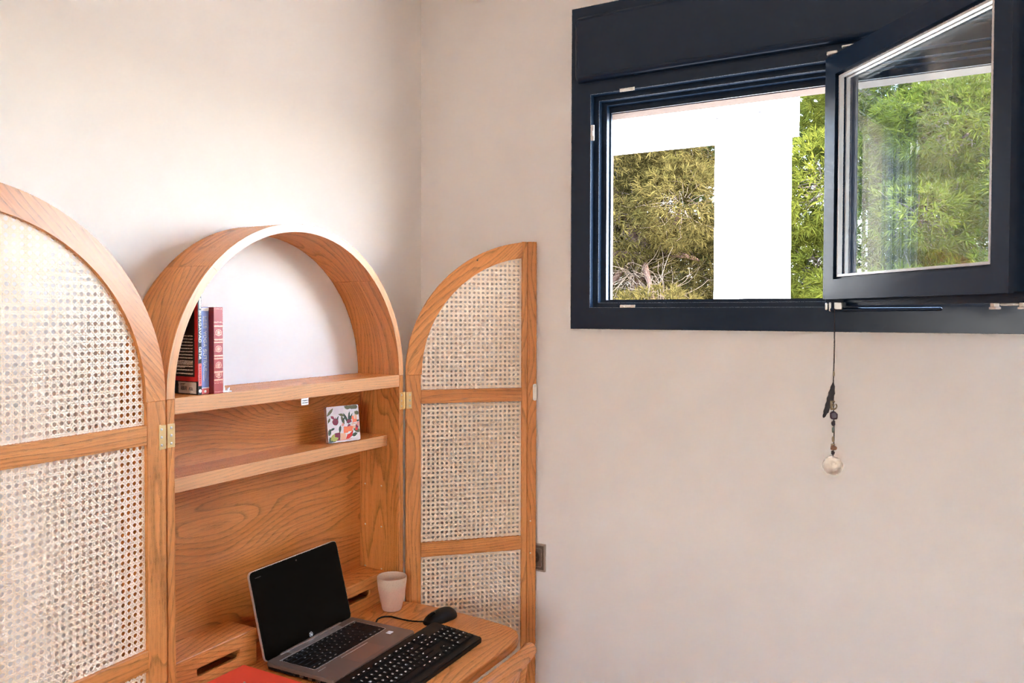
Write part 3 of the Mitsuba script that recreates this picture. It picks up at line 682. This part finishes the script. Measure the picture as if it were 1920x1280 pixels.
addkeys(L_, LM, blocks, .0014, lh+.0004, 'legend_dim', .0036)
# lid, hinged at the back edge and leaning back
LID = math.radians(15.0)
LB = LY*math.sin(LID) + np.array([0, 0, 1])*math.cos(LID); LN = np.cross(LX, LB)
LO = np.array([-.7045, -.2635, DZ]) + LY*(ld/2-.004) + np.array([0, 0, .0165])
SMT = axes(LO, LX, LB, LN)        # (a, b, towards the user)
sh = .2255
lid = rr(-lw/2, 0, lw/2, sh, .013)
put(L_+'__lid__shell', fixed(ext(lid, -.0075, -.0012, SMT)), 'laptop_rim', label='silver rim of the lid')
put(L_+'__lid__bezel', fixed(ext(lid.buffer(-.0016), -.0012, 0, SMT)), 'screen_black')
put(L_+'__lid__screen', fixed(ext(sg.box(-.1555, .023, .1555, .2005), 0, .0003, SMT)), 'screen_black', label='dark switched-off screen')
c_ = (.0, .0125)
put(L_+'__lid__logo', cat([fixed(ext(sg.Point(*c_).buffer(.0062).difference(sg.Point(*c_).buffer(.0054)), 0, .0004, SMT))] + [fixed(q) for q in [meshkit.text_mesh('hp', .0062, .0003, True).apply_transform(SMT @ axes([-.0044, .0098, 0], [1, 0, 0], [.25, 1, 0], [0, 0, 1]))]]), 'logo_silver', label='round silver maker emblem')
put(L_+'__lid__model_print', fixed(ext(unary_union([sg.box(-.152+i*.0036, .2060, -.152+i*.0036+.0024, .2082) for i in range(6)]), 0, .0002, SMT)), 'plate_dark')
put(L_+'__lid__webcam', fixed(ext(sg.Point(0, .2125).buffer(.0022), 0, .0004, SMT)), 'plate_taupe')
put(L_+'__hinge_bar', chain([tuple(LO + LX*a) for a in (-.115, .115)], [.0058, .0058], 14), 'laptop_grey', smooth=40)
tag(L_, 'open laptop with a dark screen on the oak desktop', 'laptop')

# external keyboard
KA = math.radians(1.6)
KX = np.array([math.cos(KA), math.sin(KA), 0]); KYf = np.array([-math.sin(KA), math.cos(KA), 0])
tilt = math.radians(5.2)
KB = KYf*math.cos(tilt) + np.array([0, 0, 1])*math.sin(tilt); KN = np.cross(KX, KB)
KW, KD = .4440, .1600
KM = axes(np.array([-.4640, -.5430, DZ+.0008]), KX, KB, KN)   # origin: front right corner, a towards the right
kp = rr(-KW, 0, 0, KD, .010)
K_ = 'keyboard'
put(K_+'__body', cat([fixed(ext(kp, 0, .010, KM)), fixed(ext(kp.buffer(-.002), .010, .0125, KM))]), 'plastic_black')
for x in (-.40, -.04):
    m = cbox([x, KD-.030, -.0125], [x+.03, KD-.022, 0], .001); m.apply_transform(KM); put(K_+'__rear_foot', fixed(m), 'plastic_black')
U19 = .0188
x0 = -KW+.012
kb_blocks = []
F0 = KD-.030
kb_blocks.append((x0, F0, .0165, [U19, -U19, U19, U19, U19, U19, -U19/2, U19, U19, U19, U19, -U19/2, U19, U19, U19, U19, -.005, U19, U19, U19], '##' + ''.join('#' for _ in range(20))))
rows = [([1]*13+[2], '`1234567890-=#'), ([1.5]+[1]*12+[1.5], '#QWERTYUIOP[]#'), ([1.75]+[1]*11+[2.25], "#ASDFGHJKL;'#"), ([2.25]+[1]*10+[2.75], '#ZXCVBNM,./#'), ([1.25, 1.25, 1.25, 6.25, 1.25, 1.25, 1.25, 1.25], '### ####')]
for r, (ws, lg) in enumerate(rows):
    y = F0 - .0235 - r*U19
    kb_blocks.append((x0, y, U19, [q*U19 for q in ws], lg))
xn = x0 + 15*U19 + .005
for r, lg in ((0, '###'), (1, '###')): kb_blocks.append((xn, F0-.0235-r*U19, U19, [U19]*3, lg))
kb_blocks.append((xn+U19, F0-.0235-3*U19, U19, [U19], '^')); kb_blocks.append((xn, F0-.0235-4*U19, U19, [U19]*3, '<v>'))
xp = xn + 3*U19 + .005
for r, (ws, lg) in enumerate((([1]*4, '#/*-'), ([1]*4, '789+'), ([1]*4, '456 '), ([1]*4, '123#'), ([2, 1, 1], '0. '))):
    kb_blocks.append((xp, F0-.0235-r*U19, U19, [q*U19 for q in ws], lg))
addkeys(K_, KM, kb_blocks, .0052, .0125, 'legend_white', .0052)
tag(K_, 'black full-size keyboard lying in front of the laptop', 'keyboard')

# mouse and its cable
MC = np.array([-.3900, -.3520, DZ])
mdir = np.array([-1.0, .20, 0]); mdir /= np.linalg.norm(mdir); msid = np.array([-mdir[1], mdir[0], 0])
Vm, Fm = [], []
nu, nv = 28, 20
for i in range(nu+1):
    t = i/nu; a = -.059 + .118*t
    wdt = .032*(max(0, 1-abs(2*t-1)**3.2))**.5*(1-.10*t)
    hgt = .0325*(max(0, 1-abs(2*t-1)**2.6))**.5*(1.06-.45*t)
    for j in range(nv+1):
        b = math.pi*j/nv
        Vm.append(MC + mdir*a + msid*wdt*math.cos(b) + np.array([0, 0, hgt*math.sin(b)**.8 + .0008]))
for i in range(nu):
    for j in range(nv):
        a = i*(nv+1)+j; Fm += [[a, a+1, a+nv+2], [a, a+nv+2, a+nv+1]]
for i in range(nu):
    a = i*(nv+1); b = a+nv; Fm += [[a, a+nv+1, b+nv+1], [a, b+nv+1, b]]
mm = tm(Vm, Fm); mm.merge_vertices(); mm.fix_normals()
put('computer_mouse__body', mm, 'plastic_black', smooth=50)
wh = trimesh.creation.cylinder(.008, .006, sections=20); wh.apply_transform(axes(MC + mdir*.030 + np.array([0, 0, .0225]), mdir, [0, 0, 1], msid)); put('computer_mouse__wheel', wh, 'key_black', smooth=30)
cable = smoothpath([MC + mdir*.053 + [0, 0, .010], (-.4510, -.2800, DZ+.0042), (-.4480, -.2420, DZ+.0025), (-.4540, -.2040, DZ+.0024), (-.4760, -.1945, DZ+.0024), (-.5030, -.2070, DZ+.0036), (-.5230, -.2150, DZ+.0070), (-.5345, -.2190, DZ+.0075)], 48)
cable[:, 2] = np.maximum(cable[:, 2], DZ+.0023)
put('computer_mouse__cable', tube(cable, .0021, 8), 'plastic_black', smooth=True)
tag('computer_mouse', 'black computer mouse with a thin cable beside the keyboard', 'mouse')

# cup
prof = [(0, .0), (.0225, .0), (.0262, .0018), (.0280, .006), (.0335, .030), (.0385, .060), (.0410, .085), (.0418, .0995), (.0412, .1010), (.0402, .0995), (.0392, .085), (.0365, .058), (.031, .028), (.025, .008), (.018, .0055), (0, .005)]
prof = [(r*1.065, z) for r, z in prof]
put('cup', lathe(prof, 64, (-.3955, -.1800, DZ+.0003)), 'ceramic', smooth=40, label='speckled beige ceramic cup without a handle on the desktop', category='cup')
# red notebook with a pen
RM = axes([-.914, -.1235, DZ+.0003], [-1, 0, 0], [0, -1, 0], [0, 0, 1])
nb = rr(0, 0, .170, .235, .006)
put('red_notebook__cover', cat([fixed(ext(nb, 0, .0016, RM)), fixed(ext(nb, .0165, .0182, RM))]), 'red_cover')
put('red_notebook__pages', fixed(ext(rr(.002, .002, .168, .233, .004), .0016, .0165, RM)), 'paper')
tag('red_notebook', 'bright red notebook on the desktop left of the laptop', 'notebook')
pz = DZ+.0187
pa, pb = np.array([-.9935, -.2130, pz+.0045]), np.array([-1.0780, -.3260, pz+.0045])
put('pen__barrel', chain([pa, pb], [.0040, .0042], 16), 'ink_dark', smooth=40)
put('pen__clip', chain([pa + [0, 0, .0046], pa*.6+pb*.4 + [0, 0, .0048]], [.0014, .0012], 10), 'steel', smooth=40, label='silver pen clip')
put('pen__cap_end', chain([pa + (pa-pb)/np.linalg.norm(pa-pb)*.004, pa], [.0036, .0042], 16), 'steel', smooth=40)
tag('pen', 'dark pen with a silver clip lying on the red notebook', 'pen')

# ------------------------------------------------------------------ chair pushed in under the desk
CH = 'dining_chair'
cxm = -.640
def cpt(x, y, z): return (cxm + x, y, z)
rail = [cpt(x, y, z) for x, y, z in ((.250, -.628, .668), (.252, -.640, .684), (.240, -.655, .692), (.200, -.668, .697), (.10, -.682, .704), (0, -.688, .707), (-.10, -.682, .704), (-.200, -.668, .697), (-.240, -.655, .692), (-.252, -.640, .684), (-.250, -.628, .668))]
rp = smoothpath(rail, 44)
rr_ = np.interp(np.linspace(0, 1, 44), [0, .08, .25, .5, .75, .92, 1], [.0135, .0175, .0215, .0245, .0215, .0175, .0135])
wm = chain([tuple(q) for q in rp], rr_, 20); 
def smooth_wood(key, m, along=0):
    P = m.vertices; UVN[0] += 1
    uv = np.stack([P[:, along], P[:, 2] + P[:, 1]], 1) + [10.0*UVN[0], .7*UVN[0] % 2]
    put(key, m, 'oak', smooth=True, uv=uv)
smooth_wood(CH+'__top_rail', wm)
# back board below the rail
def back_board():
    th = np.linspace(-1, 1, 41); V, F = [], []
    for t in th:
        x = .215*t; y = -.668 + .030*t*t + .004
        end = math.sqrt(max(0, 1-abs(t)**8)); h = .036*end + .001
        for zz, yy in ((.650+h, -.007), (.650+h, .007), (.650-h, .007), (.650-h, -.007)): V.append(cpt(x, y+yy, zz))
    n = len(th)
    for i in range(n-1):
        for j in range(4):
            a, b = i*4+j, i*4+(j+1) % 4; F += [[a, b, b+4], [a, b+4, a+4]]
    F += [[0, 2, 1], [0, 3, 2], [(n-1)*4, (n-1)*4+1, (n-1)*4+2], [(n-1)*4, (n-1)*4+2, (n-1)*4+3]]
    m = tm(V, F); m.fix_normals(); return m
wood(CH+'__back_board', back_board(), 0)
for sx in (1, -1):
    post = chain([tuple(q) for q in smoothpath([cpt(sx*.254, -.630, .672), cpt(sx*.248, -.622, .60), cpt(sx*.226, -.612, .50), cpt(sx*.222, -.622, .30), cpt(sx*.226, -.650, .0)], 14)], np.interp(np.linspace(0, 1, 14), [0, .3, .5, 1], [.012, .0145, .019, .013]), 16)
    smooth_wood(CH+'__rear_leg', post, 2)
    fl = chain([cpt(sx*.205, -.225, .44), cpt(sx*.215, -.205, .0)], [.019, .013], 16); smooth_wood(CH+'__front_leg', fl, 2)
    smooth_wood(CH+'__side_rail', chain([cpt(sx*.215, -.600, .40), cpt(sx*.203, -.235, .405)], [.012, .012], 14), 1)
smooth_wood(CH+'__front_rail', chain([cpt(-.2, -.230, .405), cpt(.2, -.230, .405)], [.012, .012], 14), 0)
seatp = sg.Polygon([(cxm-.195, -.60), (cxm+.195, -.60), (cxm+.235, -.20), (cxm-.235, -.20)]).buffer(.02)
put(CH+'__seat', cat([fixed(ext(seatp, .418, .446)), fixed(ext(seatp.buffer(-.006), .446, .452))]), 'cane', label='pale woven seat')
tag(CH, 'curved oak dining chair pushed in under the desk front', 'chair')

# ------------------------------------------------------------------ wall socket
py0, py1, pz0, pz1 = -.5005, -.4190, .7655, .8560
S_ = 'wall_socket'
put(S_+'__plate', cbox([-.0070, py0, pz0], [-.0002, py1, pz1], .0012), 'plate_rim')
put(S_+'__insert', cbox([-.0078, py0+.006, pz0+.006], [-.0068, py1-.006, pz1-.006], .0003), 'plate_taupe')
sock = sg.Point((py0+py1)/2, (pz0+pz1)/2).buffer(.020).difference(unary_union([sg.Point((py0+py1)/2+a, (pz0+pz1)/2).buffer(.0026) for a in (-.0095, .0095)]))
put(S_+'__outlet', fixed(ext(sock, -.0090, -.0076, M_)), 'plate_dark')
put(S_+'__outlet_rim', fixed(ext(sg.box(py0+.016, pz0+.018, py1-.016, pz1-.018).buffer(.003).difference(sg.box(py0+.017, pz0+.019, py1-.017, pz1-.019).buffer(.003)), -.0095, -.0076, M_)), 'plate_rim')
tag(S_, 'taupe metal socket plate on the wall beside the right cane door', 'socket')

# ------------------------------------------------------------------ hanging charm
CX, CY = -.0400, -1.3735
C_ = 'hanging_charm'
def cz(v): return 1.2035 + (870-v)/706.0
loop = [(-.034, CY+.0005, 1.6235), (-.0405, CY, 1.620), (CX, CY, 1.612), (CX, CY, cz(680)), (CX, CY+.0006, cz(705)), (CX, CY+.001, cz(720)), (CX, CY-.0005, cz(770)), (CX, CY, cz(853))]
put(C_+'__cord', tube(smoothpath(loop[1:], 40), .0014, 7), 'cord_black', smooth=True)
put(C_+'__knot', chain([(CX, CY, cz(694)), (CX, CY, cz(701))], [.0022, .0026], 12), 'stone_sand', smooth=40)
fe = []
fp_ = [np.array([CX-.003, CY+.0010, cz(714)]), np.array([CX-.004, CY+.006, cz(740)]), np.array([CX-.004, CY+.0175, cz(768)]), np.array([CX-.004, CY+.0245, cz(781)])]
fc = smoothpath(fp_, 18); wf = np.interp(np.linspace(0, 1, 18), [0, .15, .4, .75, .95, 1], [.0015, .0062, .0085, .0070, .0040, .0012])
Vf, Ff = [], []
for i in range(18):
    d = fc[min(i+1, 17)] - fc[max(i-1, 0)]; d /= np.linalg.norm(d); sd = np.cross(d, [1, 0, 0]); sd /= np.linalg.norm(sd)
    jag = wf[i]*(1 + .12*((i*7) % 3 - 1))
    Vf += [fc[i] + sd*jag, fc[i] + [-.0012, 0, 0], fc[i] - sd*jag, fc[i] + [.0012, 0, 0]]
for i in range(17):
    for j in range(4):
        a, b = i*4+j, i*4+(j+1) % 4; Ff += [[a, b, b+4], [a, b+4, a+4]]
fm = tm(Vf, Ff); fm.fix_normals()
put(C_+'__feather', fm, 'feather_black', label='small black feather')
def carc(z0, r, a0, a1, th): return chain([(CX-.005, CY-r*math.cos(a), z0+r*math.sin(a)) for a in np.radians(np.linspace(a0, a1, 9))], [th]*9, 10)
om = [carc(cz(752.5), .0050, 60, 290, .0021), carc(cz(760), .0056, 75, 300, .0023), carc(cz(758), .0085, -75, 35, .0018),
      chain([(CX-.005, CY+.0052, cz(749)), (CX-.005, CY+.0045, cz(764))], [.0028, .0028], 10)]
put(C_+'__pendant', man(m3.Manifold.batch_boolean([m3.Manifold(m3.Mesh(np.asarray(q.vertices, np.float32), np.asarray(q.faces, np.uint32))) for q in om], m3.OpType.Add)), 'pendant_bronze', smooth=40, label='bronze curved symbol pendant')
def stone(key, v0, v1, w, m, seed, lab, dy=0.0, sides=6):
    r = np.random.default_rng(seed); n = 26
    P = r.normal(size=(n, 3)); P /= np.linalg.norm(P, axis=1, keepdims=True); P = np.sign(P)*np.abs(P)**.7
    zc, h = (cz(v0)+cz(v1))/2, (cz(v0)-cz(v1))/2
    P = P*[w*.75, w, h]; P *= np.array([1, w, h])/np.maximum(np.abs(P).max(0), 1e-9)*[1, 1, 1] if False else 1
    P[:, 2] *= h/np.abs(P[:, 2]).max(); P[:, 1] *= w/np.abs(P[:, 1]).max()
    q = trimesh.convex.convex_hull(P); q.apply_translation([CX, CY+dy, zc]); put(C_+'__'+key, q, m, label=lab)
stone('stone', 768, 784, .0102, 'stone_violet', 3, 'large dark violet stone', -.001)
stone('bead', 785, 796, .0052, 'cord_black', 5, 'faceted black bead')
stone('bead', 798, 809, .0034, 'stone_green', 6, 'slim grey green bead')
stone('bead', 815, 827, .0036, 'stone_sand', 8, 'slim sand coloured bead')
stone('spacer', 829, 832, .0062, 'stone_sand', 9, None)
stone('stone', 832, 841, .0092, 'stone_brown', 10, 'brown polished stone', -.001)
stone('bead', 842, 850, .0048, 'cord_black', 12, 'small black bead near the crystal')
put(C_+'__crystal', (lambda q: (q.apply_scale([.0155, .0262, .0252]), q.apply_translation([CX, CY, cz(870.5)]), q)[2])(trimesh.convex.convex_hull(trimesh.creation.icosphere(2).vertices)), 'crystal_glass', label='clear faceted crystal at the bottom')
tag(C_, 'black corded charm with a feather, stones and a clear crystal hanging from the sash hinge', 'ornament')

# ------------------------------------------------------------------ outside: porch frame and trees
put('porch_frame__column', cbox([1.60, -.915, -.12], [1.90, -.604, 2.51], .004), 'paint_outside')
put('porch_frame__beam', cbox([1.585, -.946, 2.503], [1.92, 3.2, 2.80], .004), 'paint_outside')
put('porch_frame__column', cbox([1.60, 2.7, -.12], [1.90, 3.0, 2.51], .004), 'paint_outside')
for y, z in ((-.620, 2.561), (-.823, 2.567)): put('porch_frame__fixing', cbox([1.578, y-.007, z-.005], [1.590, y+.007, z+.005], .001), 'ink_dark')
tag('porch_frame', 'white concrete porch column with a beam just outside the window', 'porch')

def leaves(tips, axesd, per, L, W, r):
    n = len(tips)*per
    B = np.repeat(tips, per, 0); A = np.repeat(axesd, per, 0)
    d = r.normal(size=(n, 3)); d = A*0.85 + d/np.linalg.norm(d, axis=1, keepdims=True)*.85; d[:, 2] += .25
    d /= np.linalg.norm(d, axis=1, keepdims=True)
    w = np.cross(d, r.normal(size=(n, 3))); w /= np.linalg.norm(w, axis=1, keepdims=True)
    l = L*r.uniform(.6, 1.25, (n, 1)); ww = W*r.uniform(.7, 1.2, (n, 1))
    droop = np.c_[np.zeros(n), np.zeros(n), -.12*l[:, 0]]
    P = np.stack([B, B + d*l*.45 + w*ww/2, B + d*l + droop, B + d*l*.45 - w*ww/2], 1).reshape(-1, 3)
    i = np.arange(n)[:, None]*4
    return P, np.vstack([i + [0, 1, 2], i + [0, 2, 3]])
def twigset(roots, dirs, L, r0, r, wig=.25, k=3, seg=5):
    ms = []
    for b, d in zip(roots, dirs):
        p = np.array(b, float); d = np.array(d, float); pts = [p]
        l = L*r.uniform(.5, 1.3)
        for s in range(seg):
            d = d + r.normal(size=3)*wig; d /= np.linalg.norm(d); p = p + d*l/seg; pts.append(p)
        ms.append(tube(pts, np.linspace(r0, r0*.35, seg+1)*r.uniform(.6, 1.2), k))
    return cat(ms)
def tree(key, base, trunk_top, blobs, lm, dens, per, L, W, seed, label, bare=(), fork=None):
    r = np.random.default_rng(seed)
    base, tt = np.array(base, float), np.array(trunk_top, float)
    br = [chain([tuple(base), tuple((base+tt)/2 + r.normal(size=3)*.08), tuple(tt)], [.13, .10, .075], 9)]
    for c, rad in blobs:
        c = np.array(c, float); m = (tt + c)/2 + r.normal(size=3)*.15
        br.append(tube(smoothpath([tt, m, c], 8), np.linspace(.05, .014, 8), 6))
    put(key+'__branches', cat(br), 'bark', smooth=50)
    tips, ax, tw_r, tw_d = [], [], [], []
    for c, rad in blobs:
        c = np.array(c, float); rad = np.broadcast_to(rad, 3)
        n = int(dens*rad[0]*rad[1]*rad[2]**.5*10)
        d = r.normal(size=(n, 3)); d /= np.linalg.norm(d, axis=1, keepdims=True)
        q = r.uniform(.45, 1.0, (n, 1))**.5
        lump = 1 + .30*(meshkit.noise(d*2.6 + c, seed)[:, None]-.5)
        tips.append(c + d*q*rad*lump); ax.append(d)
        for j in range(max(6, n//30)):
            i = int(r.integers(n)); tw_r.append(c + (tips[-1][i]-c)*.25); tw_d.append(d[i])
    P, F = leaves(np.vstack(tips), np.vstack(ax), per, L, W, r)
    put(key+'__foliage', tm(P, F), lm, kind='stuff')
    for c, rad, n in bare:
        for _ in range(n):
            d = r.normal(size=3); d /= np.linalg.norm(d); d[2] -= .25; tw_r.append(np.array(c) + d*np.broadcast_to(rad, 3)*r.uniform(0, .5)); tw_d.append(d)
    put(key+'__twigs', twigset(tw_r, tw_d, .42, .0050, r, .32), 'twig', kind='stuff')
    tag(key, label, 'tree')
tree('olive_tree', (6.4, 1.55, -.12), (6.3, 1.50, 2.3), [((6.1, 2.0, 3.6), (1.2, 1.2, .9)), ((6.2, 1.05, 3.75), (1.0, .72, .9)), ((5.9, 1.7, 2.5), (.8, .75, .40)), ((5.7, .85, 2.75), (.6, .5, .45)), ((6.3, 2.6, 2.5), (.9, .9, .8)), ((6.6, 1.6, 4.6), (1.4, 1.25, .9)), ((5.6, 1.8, 1.55), (.8, .8, .32)), ((5.4, 1.0, 1.62), (.5, .5, .26)), ((6.6, .9, 2.2), (.7, .6, .6)), ((6.9, 1.6, 2.0), (.8, 1.2, .9))], 'leaf_olive', 420, 8, .085, .012, 11, 'olive brown tree with bare twigs seen left of the white column', bare=[((5.8, 1.40, 2.05), (.6, .5, .45), 110), ((6.0, 1.3, 2.75), .6, 80), ((5.7, 1.1, 1.85), (.5, .6, .30), 50)])
tree('acacia_tree', (6.6, -1.3, -.12), (6.5, -1.25, 2.0), [((6.0, -.55, 2.85), (.75, .60, .55)), ((6.0, -1.7, 3.25), (.95, .85, .50)), ((5.6, -1.35, 2.45), (.6, .50, .36)), ((5.7, -2.2, 2.60), (.7, .55, .42)), ((5.8, -1.1, 1.75), (.8, .7, .40)), ((5.5, -2.0, 1.75), (.7, .6, .38)), ((6.6, -1.2, 3.9), (1.0, 1.1, .6)), ((6.8, -2.6, 3.4), (1.0, .9, .9)), ((6.9, -1.5, 2.4), (.8, 1.3, 1.0)), ((6.3, -.5, 2.1), (.6, .5, .5))], 'leaf_green', 520, 9, .085, .0125, 23, 'dense bright green tree seen through the open sash', bare=[((6.2, -.45, 1.9), .35, 45), ((5.5, -1.3, 1.75), .25, 25)])
tree('background_tree', (9.5, 2.6, -.12), (9.5, 2.6, 2.2), [((9.4, 2.9, 2.8), (1.3, 1.5, 1.7)), ((9.4, 2.0, 1.9), (1.2, .9, 1.2)), ((9.6, 2.6, 4.4), (1.4, 1.4, 1.0)), ((9.3, 3.6, 4.1), (1.3, 1.3, 1.2))], 'leaf_dark', 130, 7, .14, .026, 31, 'dark tree standing behind the olive tree')
tree('background_tree_001', (9.6, -1.6, -.12), (9.6, -1.6, 2.2), [((9.4, -.5, 2.6), (1.3, 1.3, 1.7)), ((9.4, -2.6, 2.6), (1.3, 1.5, 1.7)), ((9.5, -1.2, 4.3), (1.4, 1.7, .9)), ((9.5, -3.6, 3.2), (1.2, 1.2, 1.6))], 'leaf_dark', 130, 7, .14, .026, 37, 'dark tree standing behind the bright green tree')
tree('unseen_garden_tree', (2.6, 6.6, -.12), (2.6, 6.6, 1.6), [((2.2, 6.4, 2.2), (1.6, 1.3, 1.6)), ((3.8, 6.8, 2.4), (1.4, 1.3, 1.8)), ((2.8, 6.6, 3.8), (1.9, 1.4, 1.0))], 'leaf_dark', 90, 7, .15, .03, 41, 'unseen dark tree added at the far end of the porch beam to block bright sky')  # unseen tree, added to keep bright sky out of the sash reflection
tree('unseen_garden_tree_001', (7.0, 7.4, -.12), (7.0, 7.2, 2.0), [((6.8, 6.5, 1.9), (1.3, 1.0, 1.7)), ((7.0, 8.0, 2.4), (1.4, 1.4, 1.9)), ((6.7, 7.3, 4.0), (1.5, 1.5, 1.2)), ((7.4, 9.6, 2.6), (1.5, 1.4, 2.0))], 'leaf_dark', 100, 7, .15, .03, 43, 'dark tree standing to the left of the olive tree')
